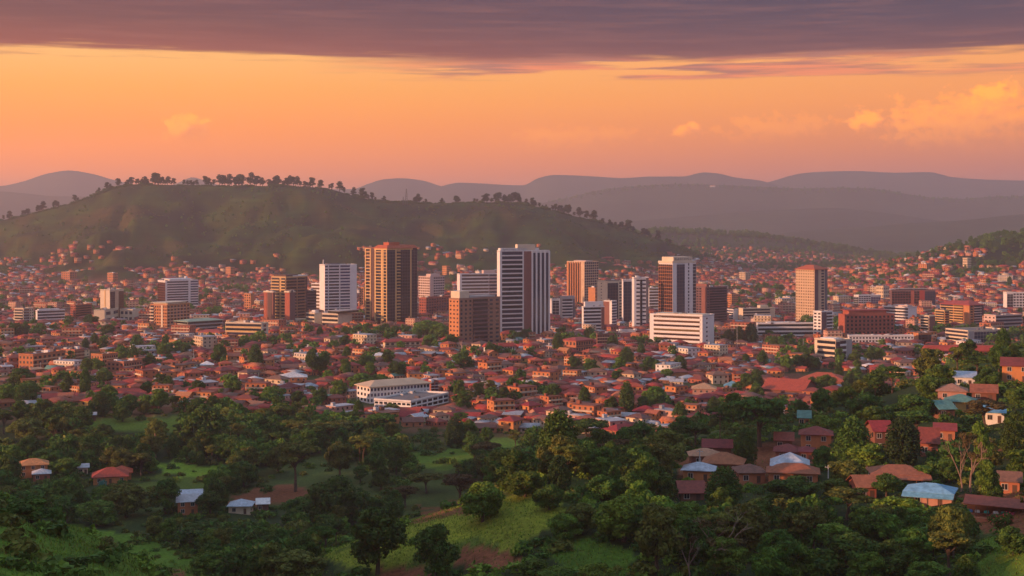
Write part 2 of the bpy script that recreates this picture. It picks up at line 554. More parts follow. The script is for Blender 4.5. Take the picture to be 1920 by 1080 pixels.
C_R3 = [(1300, 370), (1440, 341), (1500, 325), (1530, 322), (1600, 320), (1680, 323), (1740, 322), (1790, 332), (1850, 336), (1920, 338), (2300, 345), (2700, 380)]
C_R4 = [(-600, 370), (-200, 352), (0, 346), (40, 338), (90, 322), (130, 316), (170, 322), (220, 336), (270, 345), (320, 344), (340, 337), (360, 329), (380, 334), (430, 348), (560, 352),
        (660, 352), (690, 342), (720, 333), (750, 331), (790, 335), (830, 347), (950, 365)]
C_R5 = [(-600, 350), (-200, 356), (0, 357), (50, 361), (100, 366), (160, 367), (300, 372), (600, 390)]
C_ML = [(1080, 470), (1180, 442), (1240, 433), (1300, 436), (1400, 440), (1500, 455), (1600, 470), (1680, 484), (1800, 500)]
C_RS = [(1500, 530), (1560, 516), (1640, 501), (1700, 488), (1760, 470), (1820, 455), (1880, 443), (1920, 436), (2100, 415), (2500, 400), (3000, 430)]
Z0 = ZG.copy()
ZG = ridge(ZG, C_MAIN, 3300, 1050, 900, 62, 1.15, 330, 31)
gul = np.abs(fbm(XG / 150 + ZG / 90, YG / 260, 4, 131) - 0.5) * 2
ZG = ZG - 26 * (0.35 - np.minimum(gul, 0.35)) / 0.35 * sstep(ZG - Z0, 6, 40) * (YG < 3260) * sstep(YG, 2250, 2500) * (1 - sstep(YG, 3050, 3260))
ZG = ridge(ZG, C_ML, 4600, 700, 700, 10, 1.0, 300, 37)
ZG = ridge(ZG, C_RS, 2700, 800, 900, 10, 1.1, 260, 41)
ZG = ridge(ZG, C_R1B, 6300, 800, 900, 20, 1.0, 400, 43)
ZG = ridge(ZG, C_R1C, 7600, 1000, 900, 20, 1.0, 500, 45)
ZG = ridge(ZG, C_R1, 9000, 1200, 1600, 30, 1.0, 600, 47)
ZG = ridge(ZG, C_R5, 9500, 1500, 1500, 20, 1.0, 800, 53)
ZG = ridge(ZG, C_R2, 11900, 1500, 1500, 30, 1.0, 800, 51)
ZG = ridge(ZG, C_R4, 12300, 1800, 1800, 20, 1.0, 800, 55)
ZG = ridge(ZG, C_R3, 12700, 1600, 2000, 20, 1.0, 900, 57)
# spurs running down the main hill
for (a, b, ht, wd) in (((590, 352, 3290), (330, 470, 2600), 22, 95), ((300, 345, 3290), (150, 470, 2620), 16, 80), ((610, 352, 3290), (690, 480, 2560), 16, 90),
                       ((940, 380, 3290), (880, 470, 2640), 13, 80), ((560, 420, 2950), (500, 470, 2580), 18, 60), ((1010, 386, 3290), (1160, 500, 2500), 10, 70)):
    ax, ay = (a[0] - 960) / F * a[2], a[2]
    bx_, by = (b[0] - 960) / F * b[2], b[2]
    L2 = (bx_ - ax) ** 2 + (by - ay) ** 2
    u = np.clip(((XG - ax) * (bx_ - ax) + (YG - ay) * (by - ay)) / L2, 0, 1)
    wob = (fbm(XG / 120, YG / 120, 3, 77) - 0.5) * 120
    d = np.hypot(XG - ax - u * (bx_ - ax) + wob, YG - ay - u * (by - ay))
    ZG = ZG + 1.6 * ht * np.exp(-(d / wd) ** 2) * sstep(u, 0.0, 0.25) * (1 - sstep(u, 0.8, 1.0)) * (YG < 3320)


def zlook(px, Y):
    iu = np.interp(px, PXC, np.arange(len(PXC)))
    iv = np.interp(np.log(np.maximum(Y, 1.0)), LY, np.arange(len(LY)))
    u0 = np.clip(np.floor(iu).astype(int), 0, len(PXC) - 2)
    v0 = np.clip(np.floor(iv).astype(int), 0, len(LY) - 2)
    a, b = iu - u0, iv - v0
    return ((ZG[v0, u0] * (1 - a) + ZG[v0, u0 + 1] * a) * (1 - b) + (ZG[v0 + 1, u0] * (1 - a) + ZG[v0 + 1, u0 + 1] * a) * b)


def zxy(x, y):
    return zlook(np.asarray(x) * F / np.asarray(y) + 960, y)


def hit(px, py):
    """distance Y at which the ground shows at this pixel"""
    ys = np.exp(np.linspace(math.log(60), math.log(9000), 900))
    g = HOR + (CAMZ - zlook(np.full(900, float(px)), ys)) * F / ys
    k = np.argmax(g <= py)
    if k == 0:
        return 9000.0 if g[0] > py else 60.0
    t = (g[k - 1] - py) / max(g[k - 1] - g[k], 1e-6)
    return float(ys[k - 1] + t * (ys[k] - ys[k - 1]))


def proj(x, y, z):
    return 960 + x * F / y, HOR + (CAMZ - z) * F / y


# fields, paths and bare soil (outlines found on the photograph, laid on the ground)
def poly_mask(px, py, poly):
    inside = np.zeros(px.shape, bool)
    n = len(poly)
    for i in range(n):
        x0, y0 = poly[i]
        x1, y1 = poly[(i + 1) % n]
        c = ((y0 > py) != (y1 > py)) & (px < (x1 - x0) * (py - y0) / (y1 - y0 + 1e-9) + x0)
        inside ^= c
    return inside


GRASS, SOIL = 1, 2
PATCHES = [
 (GRASS, 'bright', [(145, 784), (240, 780), (345, 782), (330, 800), (290, 812), (200, 812), (150, 800)]),
 (GRASS, 'bright', [(285, 880), (330, 868), (440, 870), (420, 890), (330, 893)]),
 (GRASS, 'yellow', [(240, 905), (300, 893), (395, 897), (380, 915), (330, 922), (255, 921)]),
 (GRASS, 'bright', [(885, 822), (985, 822), (985, 834), (930, 840), (885, 832)]),
 (GRASS, 'mid', [(770, 846), (860, 838), (890, 850), (850, 872), (790, 884)]),
 (GRASS, 'yellow', [(575, 1032), (640, 1012), (720, 985), (800, 958), (860, 940), (940, 930), (1060, 915), (1050, 950), (1010, 990), (960, 1035), (800, 1080), (740, 1100), (650, 1060)]),
 (GRASS, 'bright', [(1240, 1020), (1290, 1003), (1340, 1000), (1330, 1018), (1260, 1032)]),
 (GRASS, 'dark', [(1030, 1020), (1110, 1010), (1180, 1030), (1160, 1075), (1040, 1075)]),
 (GRASS, 'dark', [(-700, 1010), (-200, 990), (0, 985), (120, 982), (260, 1003), (360, 1040), (420, 1080), (420, 1250), (-700, 1300)]),
 (GRASS, 'mid', [(1835, 1015), (1930, 1000), (1990, 1100), (1840, 1100)]),
 (GRASS, 'mid', [(1430, 1000), (1480, 992), (1490, 1020), (1440, 1030)]),
 (GRASS, 'bright', [(1878, 838), (1935, 832), (1935, 856), (1890, 862)]),
 (SOIL, '', [(1850, 842), (1882, 834), (1895, 866), (1860, 868)]),
 (SOIL, '', [(1295, 908), (1330, 902), (1345, 925), (1305, 932)]),
 (SOIL, '', [(860, 1022), (950, 1030), (1000, 1060), (930, 1075), (850, 1060)]),
 (SOIL, '', [(720, 1068), (800, 1062), (830, 1090), (720, 1095)]),
 (SOIL, '', [(410, 945), (470, 918), (560, 910), (585, 930), (540, 945), (440, 962)]),
 (SOIL, '', [(320, 1074), (350, 1070), (365, 1090), (300, 1100)]),
 (SOIL, '', [(1800, 930), (1925, 925), (1925, 1000), (1830, 995)]),
 (SOIL, '', [(1270, 860), (1560, 820), (1570, 850), (1440, 905), (1290, 905)]),
]
SPY = HOR + (CAMZ - ZG) * F / YG


def patch_at(px, py, x, y):
    """grass / soil kind of ground points"""
    wob = (fbm(np.asarray(x) / 9, np.asarray(y) / 9, 3, 5) - 0.5)
    k = np.zeros(np.shape(px), int)
    for kind, tone, poly in PATCHES:
        msk = poly_mask(np.asarray(px) + wob * 64, np.asarray(py) + wob * 26, poly)
        code = {'bright': 1, 'yellow': 2, 'mid': 3, 'dark': 5}.get(tone, 4)
        k = np.where(msk & (np.asarray(y) < 900), code, k)
    return k


def tri3(a, b, c):
    return np.array([a, b, c])


def ground_colour():
    n1 = fbm(XG / 14, YG / 14, 4, 11)[..., None]
    n2 = fbm(XG / 70, YG / 70, 4, 13)[..., None]
    n3 = fbm(XG / 260, YG / 260, 4, 14)[..., None]
    forest = np.array((0.030, 0.048, 0.016)) * (0.6 + 0.8 * n1)
    scrub = np.array((0.060, 0.085, 0.022)) * (0.6 + 0.8 * n1)
    col = np.where(n2 > 0.52, scrub, forest)
    pk = patch_at(PXG, SPY, XG, YG)
    tone = {1: (0.175, 0.280, 0.028), 2: (0.205, 0.240, 0.026), 3: (0.095, 0.165, 0.020), 4: (0.21, 0.080, 0.042), 5: (0.080, 0.155, 0.018)}
    for k, c in tone.items():
        w = (pk == k)[..., None]
        g = np.array(c) * (0.7 + 0.6 * n1)
        if k == 2:
            g = np.where(n2 > 0.62, np.array((0.20, 0.085, 0.04)), g)
            g = np.where(n2 < 0.46, np.array((0.085, 0.125, 0.022)) * (0.7 + 0.6 * n1), g)
        col = np.where(w, g, col)
    # town ground: trodden red earth and verges
    town = sstep(YG, 660, 800)[..., None]
    earth = np.array((0.20, 0.085, 0.05)) * (0.6 + 0.8 * n1)
    verge = np.array((0.05, 0.065, 0.022)) * (0.6 + 0.8 * n1)
    tcol = np.where(fbm(XG / 40, YG / 40, 3, 61)[..., None] > 0.56, verge, earth)
    col = col * (1 - town) + tcol * town
    # hills: dry grass, terraces, darker scrub in the folds
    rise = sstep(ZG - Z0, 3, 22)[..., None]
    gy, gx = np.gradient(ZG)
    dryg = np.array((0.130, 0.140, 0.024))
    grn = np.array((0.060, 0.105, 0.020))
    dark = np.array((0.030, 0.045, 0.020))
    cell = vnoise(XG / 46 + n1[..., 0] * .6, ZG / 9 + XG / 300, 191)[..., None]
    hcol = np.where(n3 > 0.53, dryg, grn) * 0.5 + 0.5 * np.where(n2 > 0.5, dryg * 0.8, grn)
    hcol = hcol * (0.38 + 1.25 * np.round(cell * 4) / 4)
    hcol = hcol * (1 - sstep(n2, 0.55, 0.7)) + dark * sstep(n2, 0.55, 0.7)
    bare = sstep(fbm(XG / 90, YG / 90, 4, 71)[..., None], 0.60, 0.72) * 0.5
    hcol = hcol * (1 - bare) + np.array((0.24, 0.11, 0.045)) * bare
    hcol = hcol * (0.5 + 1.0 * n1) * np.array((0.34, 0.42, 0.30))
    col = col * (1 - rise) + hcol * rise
    farm = sstep(YG, 3900, 4600)[..., None]
    col = col * (1 - farm) + farm * (np.array((0.05, 0.06, 0.03)) * (0.6 + 0.8 * n3))
    return np.clip(col, 0.005, 1)


GC = ground_colour()


def terrain_mat():
    m = bpy.data.materials.new('ground_cover')
    m.use_nodes = True
    nt = m.node_tree
    x = NX(nt)
    b = nt.nodes['Principled BSDF']
    at = x.n('ShaderNodeAttribute')
    at.attribute_name = 'cover'
    geo = x.n('ShaderNodeNewGeometry')
    n = x.noise(geo.outputs['Position'], 0.9, 6.0, 0.7)
    c = x.mix(1.0, at.outputs['Color'], x.ramp(n, [(0.3, (0.55, 0.55, 0.5)), (0.7, (1.5, 1.45, 1.35))]), 'MULTIPLY')
    mp = x.n('ShaderNodeMapping')
    nt.links.new(geo.outputs['Position'], mp.inputs[0])
    mp.inputs['Scale'].default_value = (0.006, 0.006, 0.16)
    terr = x.noise(mp.outputs[0], 1.0, 3.0, 0.6)
    c = x.mix(1.0, c, x.ramp(terr, [(0.35, (0.78, 0.78, 0.8)), (0.65, (1.2, 1.2, 1.15))]), 'MULTIPLY')
    nt.links.new(c, b.inputs['Base Color'])
    b.inputs['Roughness'].default_value = 0.95
    b.inputs['Specular IOR Level'].default_value = 0.1
    bp = x.n('ShaderNodeBump')
    bp.inputs['Strength'].default_value = 0.6
    bp.inputs['Distance'].default_value = 0.6
    nt.links.new(n, bp.inputs['Height'])
    nt.links.new(bp.outputs[0], b.inputs['Normal'])
    return m


MAT['ground_cover'] = terrain_mat()


def terrain_piece(name, r0, r1):
    nr, nc = r1 - r0 + 1, len(PXC)
    V = np.stack([XG[r0:r1 + 1], YG[r0:r1 + 1], ZG[r0:r1 + 1]], -1).reshape(-1, 3)
    i = np.arange(nr * nc).reshape(nr, nc)
    P = np.stack([i[:-1, :-1], i[:-1, 1:], i[1:, 1:], i[1:, :-1]], -1).reshape(-1, 4)
    me = mesh_arrays(name, V, P, [MAT['ground_cover']])
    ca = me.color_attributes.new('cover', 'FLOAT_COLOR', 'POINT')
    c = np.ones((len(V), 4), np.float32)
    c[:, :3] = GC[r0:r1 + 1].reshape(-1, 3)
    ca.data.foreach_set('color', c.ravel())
    me.polygons.foreach_set('use_smooth', np.ones(len(P), bool))
    o = link(name, me)
    tag(o, kind='structure')
    return o


k1 = int(np.argmax(YR > 2350))
k2 = int(np.argmax(YR > 4000))
terrain_piece('ground', 0, k1)
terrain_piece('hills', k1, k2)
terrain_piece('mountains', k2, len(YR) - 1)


def patch_hill(name, x0, x1, y0, y1, n, fn, tint):
    xs, ys = np.linspace(x0, x1, n), np.linspace(y0, y1, n)
    X, Y = np.meshgrid(xs, ys)
    Z = fn(X, Y)
    V = np.stack([X, Y, Z], -1).reshape(-1, 3)
    i = np.arange(n * n).reshape(n, n)
    P = np.stack([i[:-1, :-1], i[:-1, 1:], i[1:, 1:], i[1:, :-1]], -1).reshape(-1, 4)
    me = mesh_arrays(name, V, P, [MAT['ground_cover']])
    ca = me.color_attributes.new('cover', 'FLOAT_COLOR', 'POINT')
    c = np.ones((len(V), 4), np.float32)
    c[:, :3] = np.array(tint) * (0.6 + 0.8 * fbm(X / 20, Y / 20, 4, 5).reshape(-1, 1))
    ca.data.foreach_set('color', c.ravel())
    me.polygons.foreach_set('use_smooth', np.ones(len(P), bool))
    return tag(link(name, me), kind='structure')


# unseen hill added on the left, shaped to keep evening sun off the near slopes
def shade_hill(X, Y):
    ridge_y = np.exp(-(np.maximum(np.abs(Y - 40) - 300, 0) / 90.0) ** 2)
    sun_notch = 1 - 0.34 * np.exp(-((Y - 122 - (X + 470) * 0.4) / 34.0) ** 2)  # notch cut so a band of sun reaches the grassy spur
    return -12 + 152 * sun_notch * np.exp(-((X + 470 + (Y - 40) * 0.25) / 150.0) ** 2) * ridge_y + 70 * (fbm(X / 70, Y / 70, 4, 8) - 0.5) * np.exp(-((X + 470) / 200.0) ** 2)


patch_hill('shade_hillside', -1000, -150, -600, 520, 60, shade_hill, (0.045, 0.065, 0.02))
# ------------------------------------------------------------------ large buildings
FOOT = []          # footprints (x, y, radius) that small houses keep clear of
SCREEN = []        # what already covers the picture: px0, px1, top, base, Y
LAND = []          # landmarks for descriptions: words, px, py
_MC = {}


def shared_box(key, dims, mat):
    k = (key, tuple(round(d, 3) for d in dims), mat)
    if k not in _MC:
        _MC[k] = MB().box(*dims).mesh(key, [MAT[mat]])
    return _MC[k]


class Facade:
    """places boxes on one face of a building: u along the face, v up, d outward"""
    def __init__(self, side, wL, wR):
        self.side, self.wL, self.wR = side, wL, wR
        self.W = wL if side == 'L' else wR

    def dims(self, u0, u1, v0, v1, d0, d1):
        if self.side == 'L':
            return (-self.wL + u0, -self.wL + u1, -d1, -d0, v0, v1)
        return (d0, d1, u0, u1, v0, v1)


MAXWIN = 100


def building(name, label, cat, px0, pxc, px1, top, base, alpha=45, n=8, wall='cream_paint', L=(), R=(), roof='flat', boxes=(), short=None,
             Y=None, depth=16.0, plinth=0, group=None, sign=None, stilts=None, roof_mat='roof_deck', pitch=0.0, Lwall=None):
    Y = Y or hit(pxc, base)
    px_b = pxc
    x0 = (pxc - 960) / F * Y
    zb = float(zlook(pxc, Y))
    beta = math.atan2(x0, Y)
    ca, sa = math.cos(RAD(alpha)), math.sin(RAD(alpha))
    k = Y / F * math.cos(beta)
    wL = (pxc - px0) * k / ca if pxc - px0 > 1 else depth
    wR = (px1 - pxc) * k / sa if px1 - pxc > 1 else depth
    # the far ends recede: widen a little so that they still reach their columns
    wL *= 1 + wL * sa / Y
    wR *= 1 + wR * ca / Y
    H = CAMZ - (top - HOR) * Y / F - zb
    root = link(name, None)
    root.location = (x0, Y, zb)
    root.rotation_euler = (0, 0, -(RAD(alpha) + beta))
    tag(root, label, cat, group or ('apartment blocks of the town' if cat == 'apartment block' else 'large buildings of the city centre'))
    root.empty_display_size = 2
    if short:
        LAND.append((short, (px0 + px1) / 2, (top + base) / 2, px0, px1, top, base))
    SCREEN.append((px0, px1, top, base, Y))
    # keep-clear discs along the footprint
    ul = Vector((-math.cos(RAD(alpha) + beta), math.sin(RAD(alpha) + beta)))
    ur = Vector((math.sin(RAD(alpha) + beta), math.cos(RAD(alpha) + beta)))
    for i in range(int(wL // 8) + 1):
        for j in range(int(wR // 8) + 1):
            p = Vector((x0, Y)) + ul * min(wL, i * 8 + 3) + ur * min(wR, j * 8 + 3)
            FOOT.append((p.x, p.y, 9.0))
    parts = []

    def part(pname, dims, mat, loc=None):
        o = link(pname, shared_box(pname, dims, mat), root, loc)
        return o

    Hs = 0.0
    if stilts:
        Hs = stilts
        for (cx, cy) in ((-1, 1), (-wL + 1, 1), (-wL / 2, 1), (-1, wR - 1), (-1, wR * 0.3), (-1, wR * 0.65)):
            part('column', (-0.9, 0.9, -0.9, 0.9, -2.0, Hs), 'gold_stone', (cx, cy, 0))
        part('lobby', (-wL + 4, -4, 4, wR - 4, -2.0, Hs), 'glass_black')
    body = MB().box(-wL, 0, 0, wR, -3.0 if not stilts else Hs, H)
    body.obj('wall', MAT[wall], root)
    fh = (H - Hs) / n
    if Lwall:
        part('facade_panel', Facade('L', wL, wR).dims(0, wL, -1.0, H + 0.2, 0.01, 0.04), Lwall)  # thin sheet giving the left face its sunlit tone
    win, extra = [], []
    for side, strips in (('L', L), ('R', R)):
        fc = Facade(side, wL, wR)
        tot = sum(s[1] for s in strips) or 1
        u = 0.0
        for s in strips:
            w = fc.W * s[1] / tot
            a, b = u, u + w
            u = b
            t = s[0]

            def at(i):
                return (0, 0, Hs + i * fh)
            top_gap = 1.2 if n > 4 else 0.6
            if t == 'p':                                     # plain panel of another material
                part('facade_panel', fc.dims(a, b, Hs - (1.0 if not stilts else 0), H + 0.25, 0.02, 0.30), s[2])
            elif t == 'r':                                   # ribbon windows between projecting spandrels
                g, sp = s[2], s[3]
                h0 = s[4] if len(s) > 4 else 0.42
                for i in range(n):
                    if i == n - 1 and fh * (0.94 - h0) < 0.5:
                        break
                    win.append(('window', fc.dims(a + 0.3, b - 0.3, fh * h0, fh * 0.96, -0.3, 0.05), g, at(i)))
                    extra.append(('spandrel', fc.dims(a + 0.02, b - 0.02, fh * 0.06, fh * h0 - 0.03, 0.01, 0.45), sp, at(i)))
            elif t == 'g':                                   # punched windows
                cols, g = s[2], s[3]
                cw = w / cols
                ww = s[4] if len(s) > 4 else 0.55
                hh = s[5] if len(s) > 5 else 0.5
                for i in range(n):
                    for c in range(cols):
                        m0 = a + cw * (c + 0.5 - ww / 2)
                        d = fc.dims(0, cw * ww, fh * 0.3, fh * (0.3 + hh), -0.3, 0.06)
                        off = Vector(at(i)) + (Vector((m0, 0, 0)) if side == 'L' else Vector((0, m0, 0)))
                        win.append(('window', d, g, tuple(off)))
                if len(s) > 6:
                    for i in range(n):
                        extra.append(('ledge', fc.dims(a, b, fh * 0.02, fh * 0.16, 0.01, 0.4), s[6], at(i)))
            elif t == 'c':                                   # curtain wall with slender mullions
                g, mu = s[2], s[3]
                part('glazing', fc.dims(a + 0.05, b - 0.05, Hs + 0.4, H - top_gap, 0.02, 0.14), g)
                mb = MB()
                for i in range(1, n):
                    mb.box(*fc.dims(a + 0.05, b - 0.05, Hs + i * fh - 0.18, Hs + i * fh + 0.18, 0.15, 0.24))
                nm = max(1, int(w // 3.2))
                for j in range(nm + 1):
                    uu = a + 0.1 + (w - 0.2) * j / nm
                    mb.box(*fc.dims(uu - 0.1, uu + 0.1, Hs + 0.4, H - top_gap, 0.25, 0.36))
                mb.obj('mullion_frame', MAT[mu], root)
            elif t == 'f':                                   # tall fins over dark glass
                nf, fm, g = s[2], s[3], s[4]
                part('glazing', fc.dims(a + 0.05, b - 0.05, Hs + 0.4, H - top_gap, 0.02, 0.12), g)
                for j in range(nf + 1):
                    uu = a + 0.4 + (w - 0.8) * j / nf
                    fw = min(0.9, w / nf * 0.16)
                    part('fin', fc.dims(uu - fw, uu + fw, Hs, H + 0.15, 0.13, 1.1), fm)
            elif t == 'b':                                   # balconies with solid parapets
                g, sp = s[2], s[3]
                for i in range(n):
                    win.append(('window', fc.dims(a + 0.5, b - 0.5, fh * 0.35, fh * 0.92, -0.3, 0.05), g, at(i)))
                    extra.append(('balcony', fc.dims(a, b, fh * 0.02, fh * 0.34, 0.01, 1.5), sp, at(i)))
            elif t == 'x':                                   # box bays: framed openings on every floor
                g, fr = s[2], s[3]
                for i in range(n):
                    win.append(('window', fc.dims(a + w * 0.16, b - w * 0.16, fh * 0.22, fh * 0.84, 0.0, 0.08), g, at(i)))
                    mb_key = ('bay', side, round(w, 2), round(a, 2), round(fh, 2), fr, round(wL, 2))
                    if mb_key not in _MC:
                        mb = MB()
                        mb.box(*fc.dims(a, b, fh * 0.84, fh * 1.06, 0.02, 0.6))
                        mb.box(*fc.dims(a, a + w * 0.15, fh * 0.07, fh * 0.838, 0.02, 0.58))
                        mb.box(*fc.dims(b - w * 0.15, b, fh * 0.07, fh * 0.838, 0.02, 0.58))
                        _MC[mb_key] = mb.mesh('bay_frame', [MAT[fr]])
                    parts.append(link('bay_frame', _MC[mb_key], root, at(i)))
    # windows: the first hundred as parts of their own, what is left over as one
    def place(lst, pname):
        for q in lst[:MAXWIN]:
            part(q[0], q[1], q[2], q[3])
        if len(lst) > MAXWIN:
            by = {}
            for q in lst[MAXWIN:]:
                mb = by.setdefault(q[2], MB())
                d, l = q[1], q[3]
                mb.box(d[0] + l[0], d[1] + l[0], d[2] + l[1], d[3] + l[1], d[4] + l[2], d[5] + l[2])
            for mt, mb in by.items():
                tag(mb.obj(pname, MAT[mt], root), kind='stuff')
    place(win, 'window')
    for nm in ('spandrel', 'balcony', 'ledge'):
        place([e for e in extra if e[0] == nm], nm)
    # roof
    if roof == 'flat':
        mb = MB()
        e = 0.45
        mb.box(-wL - 0.1, 0.1, -0.1, wR + 0.1, H + 0.004, H + 0.25)
        mb.obj('roof', MAT[roof_mat], root)
        pb = MB()
        hp = H + 1.3
        pb.box(-wL - 0.15, 0.15, -0.15, e - 0.1, H + 0.26, hp)
        pb.box(-wL - 0.15, 0.15, wR - e + 0.1, wR + 0.15, H + 0.26, hp)
        pb.box(-wL - 0.15, -wL + e - 0.1, e - 0.09, wR - e + 0.09, H + 0.26, hp - 0.02)
        pb.box(-e + 0.1, 0.15, e - 0.09, wR - e + 0.09, H + 0.26, hp - 0.02)
        pb.obj('parapet', MAT[wall if wall not in ('glass_dark', 'glass_blue', 'glass_black') else 'grey_concrete'], root)
    elif roof in ('hip', 'pavilion'):
        o_ = 1.2
        pt = pitch or 4.0
        ins = min(wL, wR) * 0.5 * (0.9 if roof == 'hip' else 0.35)
        a0, a1, b0, b1 = -wL - o_, o_, -o_, wR + o_
        v = [(a0, b0, H), (a1, b0, H), (a1, b1, H), (a0, b1, H), (a0, b0, H + 0.5), (a1, b0, H + 0.5), (a1, b1, H + 0.5), (a0, b1, H + 0.5),
             (a0 + ins, b0 + ins, H + pt), (a1 - ins, b0 + ins, H + pt), (a1 - ins, b1 - ins, H + pt), (a0 + ins, b1 - ins, H + pt)]
        mb = MB()
        mb.add(v, [(0, 3, 2, 1), (0, 1, 5, 4), (1, 2, 6, 5), (2, 3, 7, 6), (3, 0, 4, 7), (4, 5, 9, 8), (5, 6, 10, 9), (6, 7, 11, 10), (7, 4, 8, 11), (8, 9, 10, 11)])
        mb.obj('roof', MAT[roof_mat], root)
    if roof == 'flat' and top > 0 and (px1 - px0) > 16:        # tanks, vents and air units standing about on the roof
        r3 = random.Random(int(px0 * 7 + top))
        for k in range(r3.randint(3, 6)):
            a, b, s_ = r3.uniform(.08, .85), r3.uniform(.08, .85), r3.uniform(.8, 2.0)
            x_, y_ = -wL + wL * a, wR * b
            part('roof_unit', (-s_, s_, -s_ * .7, s_ * .7, 0, s_ * r3.uniform(.8, 1.6)), r3.choice(['metal_pale', 'dark_concrete', 'metal_dark', 'white_paint']), (x_, y_, H + .255))
    for bx_ in boxes:
        (fu0, fu1, fv0, fv1, z0, z1, mt, pn) = bx_
        part(pn, (-wL + wL * fu0, -wL + wL * fu1, wR * fv0, wR * fv1, H + z0, H + z1), mt)
    if sign:
        side, u0, u1, v0, v1, mt = sign
        fc = Facade(side, wL, wR)
        mb = MB()
        r2 = random.Random(5)
        u = fc.W * u0
        hh = (v1 - v0)
        while u < fc.W * u1:
            w = hh * r2.uniform(0.35, 0.75)
            kind = r2.randrange(4)
            mb.box(*fc.dims(u, u + w * 0.3, H + v0, H + v1 * (1 if kind else 0.9), 0.46, 0.6))
            if kind != 3:
                mb.box(*fc.dims(u + w * 0.31, u + w, H + v0 + (hh * 0.4 if kind == 1 else 0), H + v0 + hh * (0.62 if kind == 1 else 0.25), 0.46, 0.6))
            if kind == 2:
                mb.box(*fc.dims(u + w * 0.31, u + w, H + v1 - hh * 0.25, H + v1, 0.46, 0.6))
            u += w + hh * 0.3
        mb.obj('sign_lettering', MAT[mt], root)
    return root


B = building
CB, OT, HT = 'office building', 'tower block', 'hotel'
# --- the tall ones, left to right
B('tower_block', 'slender cream tower with a dark central glass strip and low cream wings at its foot', OT, 188, 206, 232, 545, 604, 42, 14, 'cream_paint',
  L=[('w', 1), ('p', .25, 'gold_stone'), ('w', 1)], R=[('c', 2.2, 'glass_dark', 'metal_dark'), ('p', 1.6, 'beige_stone'), ('c', 2.4, 'glass_brown', 'dark_brown')],
  boxes=[(.3, .8, .3, .6, .3, 2.6, 'grey_concrete', 'plant_room'), (.85, .9, .1, .15, .3, 5, 'metal_dark', 'mast')], short='slender cream tower')
B('office_wing', 'cream two storey wing standing left of the slender cream tower foot', CB, 196, 196, 224, 583, 605, 20, 2, 'cream_paint', Y=1545, depth=12, R=[('g', 1, 2, 'glass_dark', .6, .5)])
B('office_wing', 'cream and white low wing with framed windows right of the slender cream tower', CB, 225, 249, 271, 582, 603, 40, 2, 'cream_paint', Y=1580, L=[('g', 1, 3, 'glass_dark', .6, .5)], R=[('w', 1)])
B('office_building', 'broad white building with horizontal sun shades and a stepped white roof storey', CB, 296, 310, 372, 528, 580, 66, 11, 'white_paint',
  L=[('c', 1, 'glass_brown', 'brown_panel')], R=[('p', .05, 'white_paint'), ('r', .65, 'glass_dark', 'white_paint'), ('p', .06, 'white_paint'), ('r', .24, 'glass_blue', 'white_paint')],
  boxes=[(.2, .9, .15, .8, .3, 3.0, 'white_paint', 'plant_room'), (.4, .5, .72, .78, 3.0, 6.0, 'white_paint', 'mast'), (0, .9, .1, .85, 3.0, 3.4, 'white_paint', 'canopy')], short='broad white shaded building')
B('apartment_block', 'orange apartment block with a pale flat top storey below the broad white building', 'apartment block', 282, 313, 356, 573, 621, 42, 8, 'orange_brick',
  L=[('b', .3, 'glass_dark', 'cream_paint'), ('g', .5, 3, 'glass_dark', .55, .5), ('p', .12, 'cream_paint'), ('g', .3, 2, 'glass_dark')], R=[('g', 1, 7, 'glass_dark', .6, .55, 'pink_plaster')],
  boxes=[(.05, .9, .1, .9, .3, 2.6, 'cream_paint', 'top_storey'), (0, .95, .0, .9, 2.6, 3.0, 'cream_paint', 'canopy')], short='orange pale topped block')
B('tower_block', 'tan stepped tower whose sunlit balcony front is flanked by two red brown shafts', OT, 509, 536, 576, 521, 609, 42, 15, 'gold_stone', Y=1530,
  L=[('b', .6, 'glass_dark', 'gold_stone'), ('p', .08, 'gold_stone'), ('b', .35, 'glass_dark', 'gold_stone')], R=[('b', .55, 'glass_dark', 'tan_brown_shaded'), ('b', .4, 'glass_black', 'tan_brown_shaded'), ('p', .1, 'dark_brown')],  # right-face balconies take the shaded tan, left ones the sunlit gold
  boxes=[(.1, .95, .05, .6, .3, 3.2, 'dark_brown', 'plant_room'), (.0, 1, .35, 1.0, .3, 2.2, 'white_paint', 'roof_screen')], short='tan stepped tower')
B('stair_shaft', 'red brown windowless shaft on the left side of the tan stepped tower', 'stair tower', 495, 512, 516, 549, 604, 42, 8, 'brown_panel', Y=1522, L=[('p', .25, 'brick_red'), ('w', .1), ('p', .3, 'dark_brown'), ('w', .1)], depth=8,
  boxes=[(-.05, 1.05, -.1, 1.05, .3, 1.8, 'cream_paint', 'cap')])
B('stair_shaft', 'red brown windowless shaft at the front corner of the tan stepped tower', 'stair tower', 534, 543, 553, 549, 621, 42, 8, 'brick_red', Y=1500, R=[('p', 1, 'plum_wall')],
  boxes=[(-.05, 1.05, -.1, 1.05, .3, 1.8, 'cream_paint', 'cap')])
B('office_building', 'dark plum block close behind the tan stepped tower on its right', CB, 572, 574, 593, 546, 596, 70, 10, 'plum_wall', Y=1600, R=[('r', 1, 'glass_black', 'plum_wall')])
B('podium', 'cream entrance podium running along the foot of the tan stepped tower', CB, 499, 536, 575, 604, 614, 30, 2, 'cream_paint', Y=1490, L=[('g', 1, 6, 'glass_dark', .7, .5)], R=[('g', 1, 6, 'glass_dark', .7, .5)])
